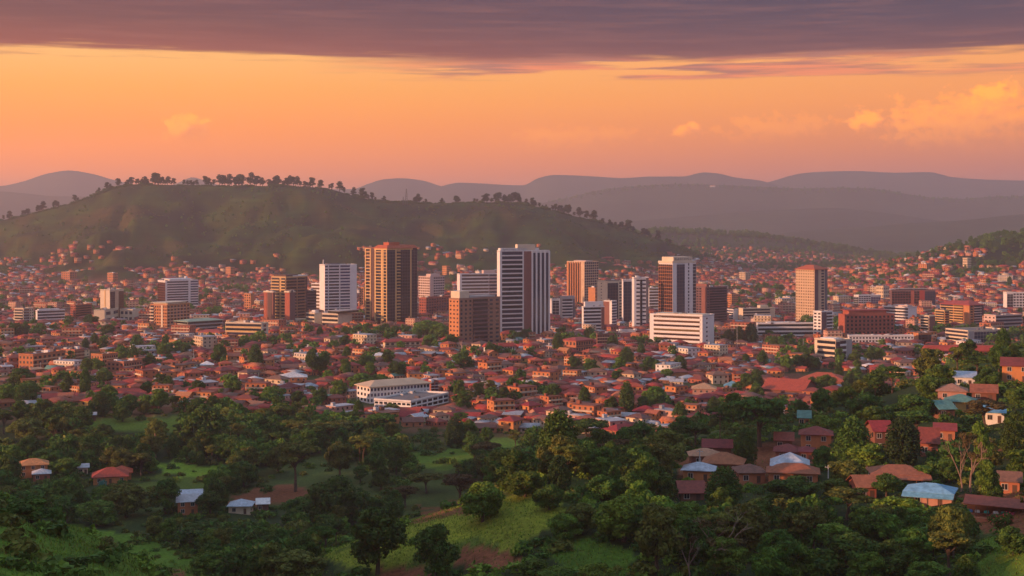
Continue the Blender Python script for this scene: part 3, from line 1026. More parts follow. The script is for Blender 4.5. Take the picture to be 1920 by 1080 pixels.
B('office_tower', 'pale white office tower with thin sun shades on its slightly curved glass front', OT, 599, 609, 669, 498, 592, 70, 16, 'white_paint', Y=1700,
  L=[('w', 1)], R=[('r', .12, 'glass_blue', 'white_paint'), ('p', .02, 'white_paint'), ('r', .38, 'glass_dark', 'white_paint'), ('p', .03, 'white_paint'), ('r', .36, 'glass_blue', 'white_paint'), ('p', .24, 'white_paint')],
  boxes=[(.5, .6, .02, .04, .3, 7, 'metal_pale', 'mast'), (.2, .8, .15, .5, .3, 2.4, 'dark_concrete', 'plant_room')], short='curved white glass tower')
B('office_building', 'low white building with stacked balconies left behind the curved glass tower', CB, 584, 600, 608, 533, 590, 40, 8, 'white_paint', Y=1780, L=[('r', 1, 'glass_brown', 'white_paint')], R=[('w', 1)])
B('office_building', 'small cream three storey office in front of the dark plum block', CB, 574, 590, 603, 589, 611, 55, 3, 'cream_paint', Y=1500, L=[('r', 1, 'glass_dark', 'cream_paint')], R=[('w', 1)],
  boxes=[(.5, .9, .2, .7, .3, 4, 'white_paint', 'plant_room')])
B('office_building', 'long cream podium with dark window bands at the foot of the curved glass tower', CB, 604, 634, 660, 591, 614, 40, 3, 'cream_paint', Y=1480, L=[('r', 1, 'glass_dark', 'cream_paint')], R=[('w', 1)],
  boxes=[(.0, .9, .0, .8, .3, 2.2, 'grey_concrete', 'top_storey'), (.4, 1.15, -.05, 1.3, 2.2, 4.2, 'glass_dark', 'roof_lounge'), (.38, 1.2, -.1, 1.35, 4.2, 4.7, 'grey_concrete', 'canopy')])
B('office_tower', 'tallest gold and black tower with framed gold bays and an orange stepped crown', OT, 703, 726, 782, 466, 613, 48, 23, 'glass_black', stilts=6.5,
  L=[('x', .62, 'glass_dark', 'gold_stone'), ('p', .06, 'gold_stone'), ('x', .32, 'glass_dark', 'gold_stone')],
  R=[('c', .27, 'glass_black', 'metal_dark'), ('p', .05, 'gold_stone'), ('b', .11, 'glass_black', 'gold_stone'), ('c', .36, 'glass_black', 'metal_dark'), ('p', .05, 'gold_stone'), ('c', .20, 'glass_black', 'metal_dark')],
  roof='pavilion', roof_mat='red_tile', pitch=3.6, boxes=[(.45, .9, .1, .45, 2.5, 6.5, 'red_tile', 'plant_room'), (.5, .55, .2, .23, 6.5, 9, 'metal_dark', 'mast'), (-.02, 1.02, -.015, .85, -1.6, -.05, 'gold_stone', 'cornice')], short='gold and black tower')
B('office_tower', 'narrow gold bay wing clipped to the left flank of the gold and black tower', OT, 685, 703, 704, 466, 606, 48, 23, 'brown_panel', Y=1530, depth=18, L=[('x', .6, 'glass_dark', 'gold_stone'), ('p', .4, 'dark_brown')])
B('office_building', 'pinkish white block with a plain central stair band and gridded windows', CB, 785, 806, 833, 520, 590, 48, 10, 'pink_plaster', Y=1950, L=[('g', 1, 6, 'glass_brown', .7, .6, 'white_paint')],
  R=[('p', .25, 'pink_plaster'), ('g', .75, 6, 'glass_dark', .7, .6, 'white_paint')], boxes=[(.6, 1, .05, .7, .3, 4.5, 'pink_plaster', 'plant_room')], short='pinkish white gridded block')
B('office_building', 'dark red brick office with one sunlit orange end right of the tallest tower', CB, 786, 799, 846, 560, 602, 35, 7, 'brick_red', Y=1640, L=[('g', 1, 3, 'glass_dark')], R=[('g', 1, 10, 'glass_dark', .65, .5, 'plum_wall')], roof_mat='red_sheet')
B('office_building', 'wide white framed office with horizontal brown glass bands left of the red panelled tower', CB, 857, 862, 935, 515, 590, 72, 9, 'white_paint', Y=1900,
  R=[('p', .05, 'white_paint'), ('r', .7, 'glass_brown', 'white_paint'), ('r', .25, 'glass_dark', 'pink_plaster')], boxes=[(.2, .9, .62, .92, .3, 5.5, 'pink_plaster', 'plant_room')], short='wide white framed office')
B('office_building', 'orange brick slab with a curved dark balcony bay and a white rooftop block', CB, 842, 861, 938, 562, 648, 50, 11, 'tan_brown_shaded', Lwall='orange_brick',  # body coloured as in shade, left face sheeted in the sunlit tone
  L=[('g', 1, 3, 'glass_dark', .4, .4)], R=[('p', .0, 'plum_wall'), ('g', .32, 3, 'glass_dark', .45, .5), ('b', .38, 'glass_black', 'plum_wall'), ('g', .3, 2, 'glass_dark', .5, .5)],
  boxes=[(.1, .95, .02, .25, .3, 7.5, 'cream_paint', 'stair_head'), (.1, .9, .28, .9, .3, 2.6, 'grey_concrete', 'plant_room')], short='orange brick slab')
B('office_tower', 'tall white tower with a red brown panel, ribbon windows and white corner fins', OT, 932, 937, 1030, 472, 632, 66, 19, 'white_paint',
  L=[('w', 1)], R=[('p', .04, 'white_paint'), ('r', .42, 'glass_dark', 'white_paint', .28), ('p', .02, 'white_paint'), ('p', .16, 'brown_panel'), ('f', .36, 4, 'white_paint', 'glass_blue')],
  boxes=[(.1, .9, .36, .72, .3, 7.0, 'cream_paint', 'plant_room'), (0, .9, .02, .55, .3, 3.4, 'white_paint', 'roof_screen'), (.3, .8, .55, .8, .3, 3.5, 'white_paint', 'plant_room')], sign=('R', .06, .32, 1.4, 2.9, 'metal_dark'), short='tall red panelled tower')
B('office_tower', 'tan ribbed tower with a grey gridded right side, right of the red panelled tower', OT, 1063, 1096, 1122, 492, 600, 40, 17, 'beige_stone', Y=1850,
  L=[('p', .08, 'orange_brick'), ('f', .62, 5, 'orange_brick', 'glass_brown'), ('p', .2, 'beige_stone')], R=[('g', 1, 7, 'glass_dark', .75, .7)], boxes=[(.3, 1, .1, .6, .3, 2.2, 'pink_plaster', 'plant_room')], short='tan ribbed tower')
B('office_building', 'plain orange block squeezed left of the cream and blue glass pair', CB, 1103, 1116, 1122, 541, 592, 40, 7, 'orange_brick', Y=1750, R=[('g', 1, 2, 'glass_dark')])
B('office_building', 'cream ended building with a blue glass front, second from right of the stepped white group', CB, 1120, 1139, 1168, 529, 612, 52, 13, 'cream_paint', Y=1600,
  L=[('w', .3), ('g', .25, 1, 'glass_dark', .4, .3), ('w', .5)], R=[('c', .68, 'glass_blue', 'metal_dark'), ('g', .32, 1, 'glass_dark', .5, .5)], boxes=[(.5, .9, .2, .8, .3, 2, 'metal_dark', 'plant_room')], short='cream ended glass building')
B('office_building', 'slim blue glass building in a thick white frame between two white blocks', CB, 1166, 1168, 1188, 526, 612, 70, 13, 'white_paint', Y=1570, R=[('p', .05, 'white_paint'), ('c', .75, 'glass_blue', 'metal_dark'), ('p', .2, 'white_paint')])
B('office_building', 'white block with a blue centre strip and paired dark windows, right end of its group', CB, 1185, 1189, 1216, 522, 618, 72, 13, 'white_paint', R=[('w', .15), ('g', .28, 1, 'glass_dark', .9, .4), ('c', .16, 'glass_blue', 'metal_dark'), ('g', .28, 1, 'glass_dark', .9, .4), ('p', .18, 'dark_concrete')], short='blue striped white block')
B('office_building', 'curved white office with banded windows, brown panel and a raised white end', CB, 1091, 1094, 1133, 577, 622, 68, 7, 'white_paint', R=[('r', .85, 'glass_dark', 'white_paint'), ('p', .15, 'brown_panel')],
  boxes=[(.1, .9, .08, .95, .3, 6.0, 'white_paint', 'top_storey')], short='curved white banded office')
B('office_building', 'narrow raised white end wall with blue side glass on the curved white office', CB, 1132, 1147, 1156, 566, 620, 35, 9, 'white_paint', Y=1500, L=[('p', .7, 'brown_panel'), ('w', .3)], R=[('r', 1, 'glass_blue', 'white_paint')])
B('office_building', 'small white framed building with blue glass just right of the red panelled tower', CB, 1031, 1034, 1052, 562, 604, 70, 6, 'white_paint', Y=1640, R=[('p', .08, 'white_paint'), ('c', .7, 'glass_blue', 'metal_pale'), ('p', .2, 'white_paint')])
B('office_building', 'grey white office with balcony bands beside the small blue glass building', CB, 1050, 1054, 1078, 561, 612, 66, 7, 'grey_concrete', Y=1590, R=[('b', .8, 'glass_dark', 'white_paint'), ('p', .2, 'dark_concrete')], boxes=[(0, 1, 0, 1, .3, 3.5, 'grey_concrete', 'top_storey')])
B('office_building', 'white ribbed building half hidden left of the brown glass tower', CB, 1214, 1217, 1238, 541, 600, 70, 8, 'white_paint', Y=1760, R=[('r', 1, 'glass_brown', 'white_paint')])
B('office_tower', 'white crowned tower with sunlit brown glass and blue glass between white strips', OT, 1235, 1261, 1305, 494, 604, 46, 17, 'white_paint',
  L=[('c', 1, 'glass_brown', 'orange_brick')], R=[('p', .17, 'white_paint'), ('c', .34, 'glass_blue', 'metal_dark'), ('p', .12, 'white_paint'), ('g', .10, 1, 'glass_dark', .5, .6), ('p', .12, 'white_paint'), ('c', .15, 'glass_dark', 'white_paint')],  # brown glass and orange mullions hold the sun's reflection as colour
  boxes=[(-.02, 1.02, -.015, .97, .3, 2.6, 'cream_paint', 'cornice'), (.15, .98, .05, .85, 2.6, 7.2, 'cream_paint', 'crown')], sign=('R', .1, .8, 3.6, 6.2, 'metal_dark'), short='white crowned tower')
B('office_tower', 'dark plum tower with close grey balcony lines behind the white hotel slab', OT, 1305, 1330, 1363, 540, 634, 44, 15, 'plum_wall', Y=1500,
  L=[('g', .45, 2, 'glass_black', .6, .5), ('p', .4, 'brown_panel'), ('g', .2, 1, 'glass_black')], R=[('b', 1, 'glass_black', 'plum_wall')], boxes=[(.0, .8, -.0, .2, .3, 4.2, 'brown_panel', 'stair_head')], short='dark plum tower')
B('hotel_building', 'long sunlit white hotel slab with six window rows and a blank white end', HT, 1218, 1317, 1339, 594, 652, 24, 7, 'white_paint',
  L=[('p', .075, 'white_paint'), ('r', .88, 'glass_brown', 'white_paint', .5), ('w', .045)], R=[('w', .3), ('g', .3, 1, 'glass_dark', .5, .35), ('w', .6)], sign=('L', .12, .24, -2.0, -.6, 'metal_pale'),
  boxes=[(.1, .98, .1, .7, .3, 1.8, 'cream_paint', 'plant_room')], short='long white hotel slab')
B('office_tower', 'beige tower with rows of square windows and a low red hipped roof', OT, 1492, 1527, 1551, 506, 610, 40, 19, 'beige_stone',
  L=[('g', 1, 8, 'glass_brown', .45, .5)], R=[('p', .3, 'plum_wall'), ('w', .2), ('g', .35, 1, 'glass_dark', .6, .6), ('p', .2, 'dark_concrete')], roof='hip', roof_mat='red_tile', pitch=5.0, short='beige tower')
# --- lower blocks, left to right
B('apartment_block', 'cream and dark banded block with a red roof at the far left edge of town', 'apartment block', 27, 44, 63, 580, 611, 42, 6, 'cream_paint', L=[('b', 1, 'glass_dark', 'cream_paint')], R=[('r', .6, 'glass_dark', 'grey_concrete'), ('g', .4, 2, 'glass_dark')], roof_mat='red_sheet', short='left edge cream block')
B('office_building', 'low white building with long flat window bands beside the red roofed cream block', CB, 67, 70, 122, 584, 606, 70, 4, 'white_paint', R=[('r', 1, 'glass_dark', 'white_paint')], boxes=[(0, 1, .05, .8, .3, 2.4, 'white_paint', 'top_storey')])
B('apartment_block', 'brown brick block with a sunlit red left side left of the slender cream tower', 'apartment block', 132, 141, 172, 573, 603, 45, 7, 'brick_red', L=[('g', 1, 3, 'glass_dark')], R=[('b', 1, 'glass_black', 'brown_panel')])
B('office_building', 'three storey cream office under a broad pale green roof', CB, 328, 352, 418, 604, 624, 55, 3, 'cream_paint', L=[('r', 1, 'glass_dark', 'cream_paint')], R=[('r', 1, 'glass_dark', 'grey_concrete')], roof='hip', roof_mat='sage_sheet', pitch=2.2, short='pale green roofed office')
B('apartment_block', 'small brick block with one slanted end wall behind the pale green roof', 'apartment block', 417, 437, 447, 586, 608, 40, 5, 'brick_red', Y=1620, L=[('g', 1, 4, 'glass_dark')], R=[('p', 1, 'orange_brick')])
B('office_building', 'long cream office with three window bands and a bare concrete right end', CB, 423, 490, 503, 608, 640, 28, 4, 'cream_paint', L=[('r', 1, 'glass_dark', 'gold_stone')], R=[('g', 1, 1, 'glass_dark', .4, .6)], short='long cream banded office')
B('warehouse', 'yellow orange hall with a red sheet roof left of the long cream office', 'hall', 372, 412, 426, 624, 637, 30, 2, 'gold_stone', L=[('g', 1, 8, 'glass_dark', .5, .4)], R=[('g', 1, 3, 'glass_dark')], roof='hip', roof_mat='red_sheet', pitch=2.5)
B('apartment_block', 'slim orange block standing alone behind the long cream office', 'apartment block', 458, 470, 477, 552, 584, 40, 7, 'orange_brick', L=[('g', 1, 3, 'glass_dark')])
B('apartment_block', 'slim orange block seen between the curved glass tower and the gold bays', 'apartment block', 674, 682, 686, 540, 596, 40, 9, 'orange_brick', Y=1800, L=[('g', 1, 2, 'glass_dark')])
B('office_building', 'cream banded office with a white stair end right of the dark plum tower', CB, 1385, 1393, 1453, 580, 606, 62, 5, 'cream_paint', L=[('w', 1)], R=[('r', .85, 'glass_dark', 'cream_paint'), ('w', .15)], boxes=[(.2, .9, .55, .8, .3, 4, 'cream_paint', 'plant_room')], short='cream banded office')
B('office_building', 'small white office with a grey glass side touching the dark plum tower', CB, 1361, 1375, 1384, 582, 608, 40, 5, 'white_paint', Y=1570, L=[('r', 1, 'glass_blue', 'white_paint')])
B('office_building', 'plain pink box in front of the cream banded office', CB, 1396, 1417, 1424, 598, 616, 30, 4, 'pink_plaster', Y=1510)
B('apartment_block', 'orange tower flat catching the sun above the small white office', 'apartment block', 1362, 1372, 1384, 553, 584, 45, 7, 'orange_brick', Y=1830, L=[('g', 1, 3, 'glass_dark')], R=[('g', 1, 3, 'glass_dark')])
B('hotel_building', 'long low white building with four storeys of balconies left of the white stair tower', HT, 1418, 1421, 1538, 608, 638, 76, 4, 'white_paint', R=[('r', 1, 'glass_dark', 'white_paint')], boxes=[(0, 1, .15, .6, .3, 2, 'white_paint', 'top_storey')], short='low white balcony building')
B('stair_tower', 'white stair tower with stacked openings at the end of the low balcony building', 'stair tower', 1525, 1540, 1561, 586, 640, 45, 9, 'white_paint', L=[('g', 1, 2, 'glass_dark', .6, .5)], R=[('p', .4, 'plum_wall'), ('b', .5, 'glass_dark', 'white_paint')], short='white stair tower')
B('brick_building', 'deep red brick block with a gridded front and a setback red roof storey', CB, 1572, 1586, 1676, 592, 636, 62, 6, 'brick_red', L=[('w', 1)], R=[('g', 1, 12, 'glass_black', .5, .55, 'brown_panel')], roof_mat='red_sheet',
  boxes=[(.1, .9, .08, .85, .3, 4.5, 'brick_red', 'top_storey'), (0, 1, .04, .9, 4.5, 5.1, 'red_sheet', 'canopy')], short='deep red brick block')
B('office_building', 'long low white building with small windows in front of the deep red brick block', CB, 1588, 1592, 1712, 631, 649, 74, 3, 'white_paint', R=[('g', 1, 20, 'glass_dark', .6, .5, 'white_paint')], short='small windowed white building')
B('office_building', 'orange cornered office with black glass at the end of the long low white building', CB, 1712, 1722, 1746, 627, 648, 50, 4, 'orange_brick', L=[('w', 1)], R=[('c', 1, 'glass_black', 'dark_brown')], roof_mat='red_sheet')
B('office_building', 'white framed office with blue glass behind the deep red brick block', CB, 1601, 1610, 1651, 555, 590, 60, 6, 'white_paint', Y=1850, L=[('c', 1, 'glass_blue', 'metal_pale')], R=[('g', .55, 5, 'glass_dark', .75, .6, 'white_paint'), ('c', .45, 'glass_blue', 'metal_pale')])
B('office_building', 'wide dark red office with a flat canopy roof and two red pillars', CB, 1669, 1672, 1753, 545, 592, 72, 7, 'plum_wall', Y=1820, R=[('c', .45, 'glass_dark', 'brick_red'), ('p', .07, 'brick_red'), ('c', .13, 'glass_dark', 'brick_red'), ('p', .12, 'red_sheet'), ('c', .25, 'glass_blue', 'dark_brown')],
  boxes=[(.0, 1, .05, .85, 2.2, 3.0, 'grey_concrete', 'canopy'), (.1, .9, .2, .8, .3, 2.2, 'glass_dark', 'top_storey')], short='wide dark red office')
B('office_building', 'white banded office with a blank blue white end, between brick block and orange hotel', CB, 1657, 1703, 1719, 578, 606, 32, 5, 'white_paint', L=[('r', 1, 'glass_dark', 'white_paint')], R=[('w', 1)], boxes=[(.3, .9, .2, .8, .3, 3, 'pink_plaster', 'plant_room')])
B('apartment_block', 'narrow cream block with balconies and a brown right side', 'apartment block', 1726, 1742, 1753, 594, 631, 42, 7, 'cream_paint', L=[('b', 1, 'glass_dark', 'cream_paint')], R=[('p', 1, 'brown_panel')])
B('hotel_building', 'orange hotel with glowing balconies under a broad red roof', HT, 1763, 1818, 1844, 573, 622, 40, 9, 'orange_brick', Y=1440, L=[('b', .45, 'glass_dark', 'gold_stone'), ('b', .35, 'glass_brown', 'gold_stone'), ('p', .2, 'orange_brick')],
  R=[('g', .3, 1, 'glass_dark'), ('b', .5, 'glass_dark', 'pink_plaster'), ('p', .2, 'dark_brown')], roof='hip', roof_mat='red_sheet', pitch=4.0, short='orange hotel')
B('hotel_wing', 'lower orange wing with stacked balconies left of the red roofed hotel', HT, 1753, 1771, 1780, 584, 634, 42, 8, 'gold_stone', Y=1420, L=[('b', 1, 'glass_dark', 'gold_stone')], R=[('b', 1, 'glass_dark', 'orange_brick')])
B('office_building', 'cream four storey office with grey pillar and blue glass wing below the orange hotel', CB, 1773, 1815, 1888, 622, 650, 50, 4, 'cream_paint', L=[('r', 1, 'glass_dark', 'cream_paint')],
  R=[('p', .15, 'grey_concrete'), ('c', .55, 'glass_blue', 'grey_concrete'), ('r', .3, 'glass_dark', 'pink_plaster')], short='cream blue glass office')
B('office_building', 'pink ended grey balcony block right of the orange hotel', CB, 1845, 1867, 1916, 593, 626, 44, 5, 'pink_plaster', L=[('g', 1, 3, 'glass_dark', .4, .4)], R=[('r', 1, 'glass_dark', 'grey_concrete')])
B('office_building', 'white and grey gridded office at the far right edge of town', CB, 1881, 1888, 1945, 550, 592, 66, 6, 'white_paint', Y=1800, R=[('c', .2, 'glass_blue', 'metal_pale'), ('g', .8, 8, 'glass_dark', .7, .6, 'white_paint')])
B('office_building', 'cream framed office with dark central glass and a grey end, left of a palm grove', CB, 1527, 1567, 1597, 640, 680, 40, 4, 'cream_paint', L=[('w', .12), ('r', .88, 'glass_dark', 'cream_paint')],
  R=[('c', .25, 'glass_dark', 'metal_dark'), ('r', .4, 'glass_dark', 'white_paint'), ('p', .35, 'grey_concrete')], boxes=[(.2, .9, .1, .5, .3, 2, 'white_paint', 'plant_room')], short='cream framed office')
B('market_hall', 'very long hall under a wide red sheet roof in front of the blue glass office', 'hall', 1730, 1733, 1893, 658, 676, 76, 2, 'brick_red', depth=22, R=[('r', .62, 'glass_dark', 'white_paint'), ('g', .38, 6, 'glass_dark')], roof='hip', roof_mat='red_sheet', pitch=4.5, short='very long red hall')
B('office_building', 'white three storey institute with tan roof in the middle of the red roofs', 'institute', 669, 694, 806, 727, 757, 62, 3, 'white_paint', L=[('g', 1, 4, 'glass_dark', .5, .5)], R=[('g', 1, 18, 'glass_blue', .6, .55)], roof='hip', roof_mat='beige_stone', pitch=3.2, short='white institute')
B('brick_annex', 'small brick annex on the right end of the white institute', 'annex', 803, 808, 822, 718, 746, 60, 4, 'brick_red', Y=905, L=[('w', 1)], R=[('g', 1, 2, 'glass_dark', .6, .5, 'white_paint')])
B('office_building', 'low white annex with a veranda and open roof terrace before the white institute', 'annex', 702, 770, 841, 755, 771, 30, 2, 'white_paint', L=[('g', 1, 8, 'glass_dark', .7, .5)], R=[('g', 1, 7, 'glass_dark', .75, .6, 'white_paint')])
B('white_house', 'long white two storey house with a red roof right of the orange brick slab', 'house', 907, 910, 966, 651, 667, 72, 2, 'white_paint', depth=14, R=[('g', 1, 11, 'glass_dark', .5, .6)], roof='hip', roof_mat='red_sheet', pitch=3.0, short='long white house')
B('warehouse', 'low white shed with a curved wall left of the long white hotel slab', 'hall', 1156, 1158, 1219, 621, 634, 72, 1, 'white_paint', depth=14, Y=1395)
for (a, c, b, t, bs, n, wl, lab) in ((35, 62, 123, 667, 694, 3, 'wall_orange', 'long orange brick flats with pale window frames, second row on the left'), (115, 140, 158, 658, 677, 3, 'wall_terracotta', 'terracotta flats with a pale roof slab behind the orange brick flats'),
                                     (171, 192, 221, 667, 698, 4, 'wall_orange', 'four storey orange flats with a brown roof left of the lower balcony flats'), (201, 232, 266, 681, 704, 3, 'wall_terracotta', 'three storey terracotta flats with pale balcony frames'),
                                     (317, 330, 376, 640, 658, 3, 'wall_orange', 'orange flats with rows of small windows below the yellow hall'), (1054, 1080, 1112, 640, 662, 2, 'wall_terracotta', 'red brick school wing with a red roof before the curved white office'),
                                     (1118, 1120, 1152, 628, 650, 4, 'wall_brown', 'unfinished grey brown block with open floors below the curved white office'), (718, 722, 788, 642, 658, 2, 'wall_cream', 'long cream building with red roof at the foot of the tallest tower'),
                                     (1226, 1250, 1290, 618, 662, 2, 'wall_brown', '')):
    if lab:
        B('apartment_block', lab, 'apartment block', a, c, b, t, bs, 42 if c - a > 6 else 72, n, wl, L=[('g', 1, 4, 'house_window', .5, .5)] if c - a > 6 else [], R=[('g', 1, 7, 'house_window', .55, .5, 'wall_cream' if n > 2 else 'wall_brown')],
          roof='hip' if n == 2 else 'flat', roof_mat='red_sheet' if n == 2 else 'roof_deck', pitch=2.5, short={35: 'long orange flats', 115: 'pale slab terracotta flats', 171: 'four storey orange flats', 201: 'balcony terracotta flats', 317: 'orange flats behind chapel', 1054: 'red school wing', 1118: 'unfinished open block', 718: 'long cream building'}.get(a))
# flats far up the slopes
for (a, b, t, bs, lab) in ((115, 144, 511, 526, 'large orange flats on the left hill foot above the broad white building'), (201, 221, 513, 533, 'pale orange flats with an open frame on the left hill foot'), (423, 440, 502, 519, 'lone orange flats on the grass spur of the hill'),
                           (829, 844, 500, 515, 'lone orange flats on the hill above the wide white framed office'), (1386, 1407, 512, 527, 'pale cream flats on the slope right of the white crowned tower'), (1805, 1821, 485, 503, 'pale five storey flats high on the right hand slope'),
                           (1643, 1667, 538, 566, 'pinkish flats behind the white framed blue glass office'), (1467, 1492, 559, 576, 'low white block left of the beige tower'), (1722, 1750, 496, 508, 'wide orange flats on the right slope above the dark red office')):
    B('apartment_block', lab, 'apartment block', a, a + (b - a) * .55, b, t, bs, 42, 4, 'wall_orange' if 'orange' in lab else 'wall_cream', L=[('g', 1, 4, 'house_window', .5, .5)], R=[('g', 1, 3, 'house_window', .5, .5)])
# ------------------------------------------------------------------ houses
def house_parts(w, d, st, roof, wallm, roofm, door=True, over=0.6, hs=2.9, pitch=0.42, foot=2.0, dense=1.0, veranda=False):
    """parts of one house round its own centre: [(part name, MB, material)]"""
    H = hs * st
    out = []
    wb = MB().box(-w / 2, w / 2, -d / 2, d / 2, -foot, H)
    if roof == 'gable':
        rz = H + d * 0.5 * pitch
        for sx in (-1, 1):
            x = sx * w / 2
            wb.add([(x, -d / 2, H + 0.003), (x, d / 2, H + 0.003), (x, 0, rz - 0.02)], [(0, 1, 2) if sx > 0 else (1, 0, 2)])
    out.append(('wall', wb, wallm))
    rb = MB()
    a, b = w / 2 + over, d / 2 + over
    e = H - over * pitch * 0.5 + 0.12
    if roof == 'hip' or roof == 'pyramid':
        rl = max(0.0, a - b) if roof == 'hip' else 0.0
        rz = e + min(a, b) * pitch + 0.15
        v = [(-a, -b, e), (a, -b, e), (a, b, e), (-a, b, e), (-a, -b, e + 0.16), (a, -b, e + 0.16), (a, b, e + 0.16), (-a, b, e + 0.16), (-rl, 0, rz), (rl, 0, rz)]
        if rl < 0.05:
            v = v[:8] + [(0, 0, rz)]
            f = [(0, 3, 2, 1), (0, 1, 5, 4), (1, 2, 6, 5), (2, 3, 7, 6), (3, 0, 4, 7), (4, 5, 8), (5, 6, 8), (6, 7, 8), (7, 4, 8)]
        else:
            f = [(0, 3, 2, 1), (0, 1, 5, 4), (1, 2, 6, 5), (2, 3, 7, 6), (3, 0, 4, 7), (4, 5, 9, 8), (5, 6, 9), (6, 7, 8, 9), (7, 4, 8)]
        rb.add(v, f)
    elif roof == 'gable':
        rz = H + b * pitch + 0.16
        t = 0.14
        e2 = H - over * pitch + 0.12
        v = [(-a, -b, e2), (a, -b, e2), (a, 0, rz), (-a, 0, rz), (-a, b, e2), (a, b, e2)]
        v2 = [(p[0], p[1], p[2] + t) for p in v]
        rb.add(v + v2, [(1, 0, 3, 2), (2, 3, 4, 5), (6, 7, 8, 9), (9, 8, 11, 10), (0, 1, 7, 6), (5, 4, 10, 11), (0, 6, 9, 3), (3, 9, 10, 4), (1, 2, 8, 7), (2, 5, 11, 8)])
    elif roof == 'mono':
        v = [(-a, -b, H + 0.05), (a, -b, H + 0.05), (a, b, H + 0.05 + d * 0.16), (-a, b, H + 0.05 + d * 0.16)]
        v2 = [(p[0], p[1], p[2] + 0.15) for p in v]
        rb.add(v + v2, BOXF)
        out[0][1].add([(-w / 2, -d / 2, H + .003), (-w / 2, d / 2, H + .003), (-w / 2, d / 2, H + d * .14)], [(1, 0, 2)])
        out[0][1].add([(w / 2, -d / 2, H + .003), (w / 2, d / 2, H + .003), (w / 2, d / 2, H + d * .14)], [(0, 1, 2)])
    else:                                                   # flat slab with a low rim
        rb.box(-w / 2 - 0.25, w / 2 + 0.25, -d / 2 - 0.25, d / 2 + 0.25, H + 0.004, H + 0.3)
        rb.box(-w / 2 + 0.6, -w / 2 + 2.6, -1.2, 1.0, H + 0.304, H + 2.1)
    out.append(('roof', rb, roofm))
    nw = max(2, int(w / 3.1 * dense))
    nd = max(1, int(d / 3.6 * dense))
    for k in range(st):
        z0, z1 = k * hs + 0.95, k * hs + 2.25
        for i in range(nw):
            x = -w / 2 + w * (i + 0.5) / nw
            if door and k == 0 and i == nw // 2:
                out.append(('door', MB().box(x - 0.5, x + 0.5, -d / 2 - 0.05, -d / 2 + 0.1, 0.02, 2.1), 'house_door'))
                continue
            out.append(('window', MB().box(x - 0.62, x + 0.62, -d / 2 - 0.05, -d / 2 + 0.1, z0, z1), 'house_window'))
        for sx in (-1, 1):
            for i in range(nd):
                y = -d / 2 + d * (i + 0.5) / nd
                x0, x1 = (w / 2 - 0.1, w / 2 + 0.05) if sx > 0 else (-w / 2 - 0.05, -w / 2 + 0.1)
                out.append(('window', MB().box(x0, x1, y - 0.6, y + 0.6, z0, z1), 'house_window'))
    if st >= 3:
        for k in range(1, st):
            out.append(('balcony', MB().box(-w / 2 + 0.5, w / 2 - 0.5, -d / 2 - 1.2, -d / 2 - 0.051, k * hs - 0.12, k * hs + 0.75), 'wall_cream'))
    if veranda:
        vb = MB()
        vb.add([(-a, -b - 2.0, e - 0.75), (a, -b - 2.0, e - 0.75), (a, -b - 0.01, e - 0.02), (-a, -b - 0.01, e - 0.02), (-a, -b - 2.0, e - 0.63), (a, -b - 2.0, e - 0.63), (a, -b - 0.01, e + 0.1), (-a, -b - 0.01, e + 0.1)], BOXF)
        out.append(('veranda_roof', vb, roofm))
        for i in range(5):
            x = -a + 0.3 + (2 * a - 0.6) * i / 4
            out.append(('post', MB().box(x - 0.08, x + 0.08, -b - 1.85, -b - 1.69, -foot, e - 0.76), 'timber'))
    return out


HERO_BOX = []
ROOF_WORD = {'roof_red': 'red', 'roof_rust': 'rust', 'roof_maroon': 'maroon', 'roof_brown': 'brown', 'roof_grey': 'grey', 'roof_white': 'white', 'roof_teal': 'green', 'roof_blue': 'blue', 'roof_tan': 'tan', 'roof_orange': 'orange', 'roof_sky': 'pale blue'}
WALL_WORD = {'wall_orange': 'orange', 'wall_terracotta': 'terracotta', 'wall_cream': 'cream', 'wall_brown': 'brown', 'wall_pink': 'pink', 'wall_white': 'white', 'wall_yellow': 'yellow', 'wall_mint': 'mint'}
SHAPE_WORD = {'hip': 'hipped', 'gable': 'gabled', 'mono': 'sloping', 'flat': 'flat', 'pyramid': 'pointed'}
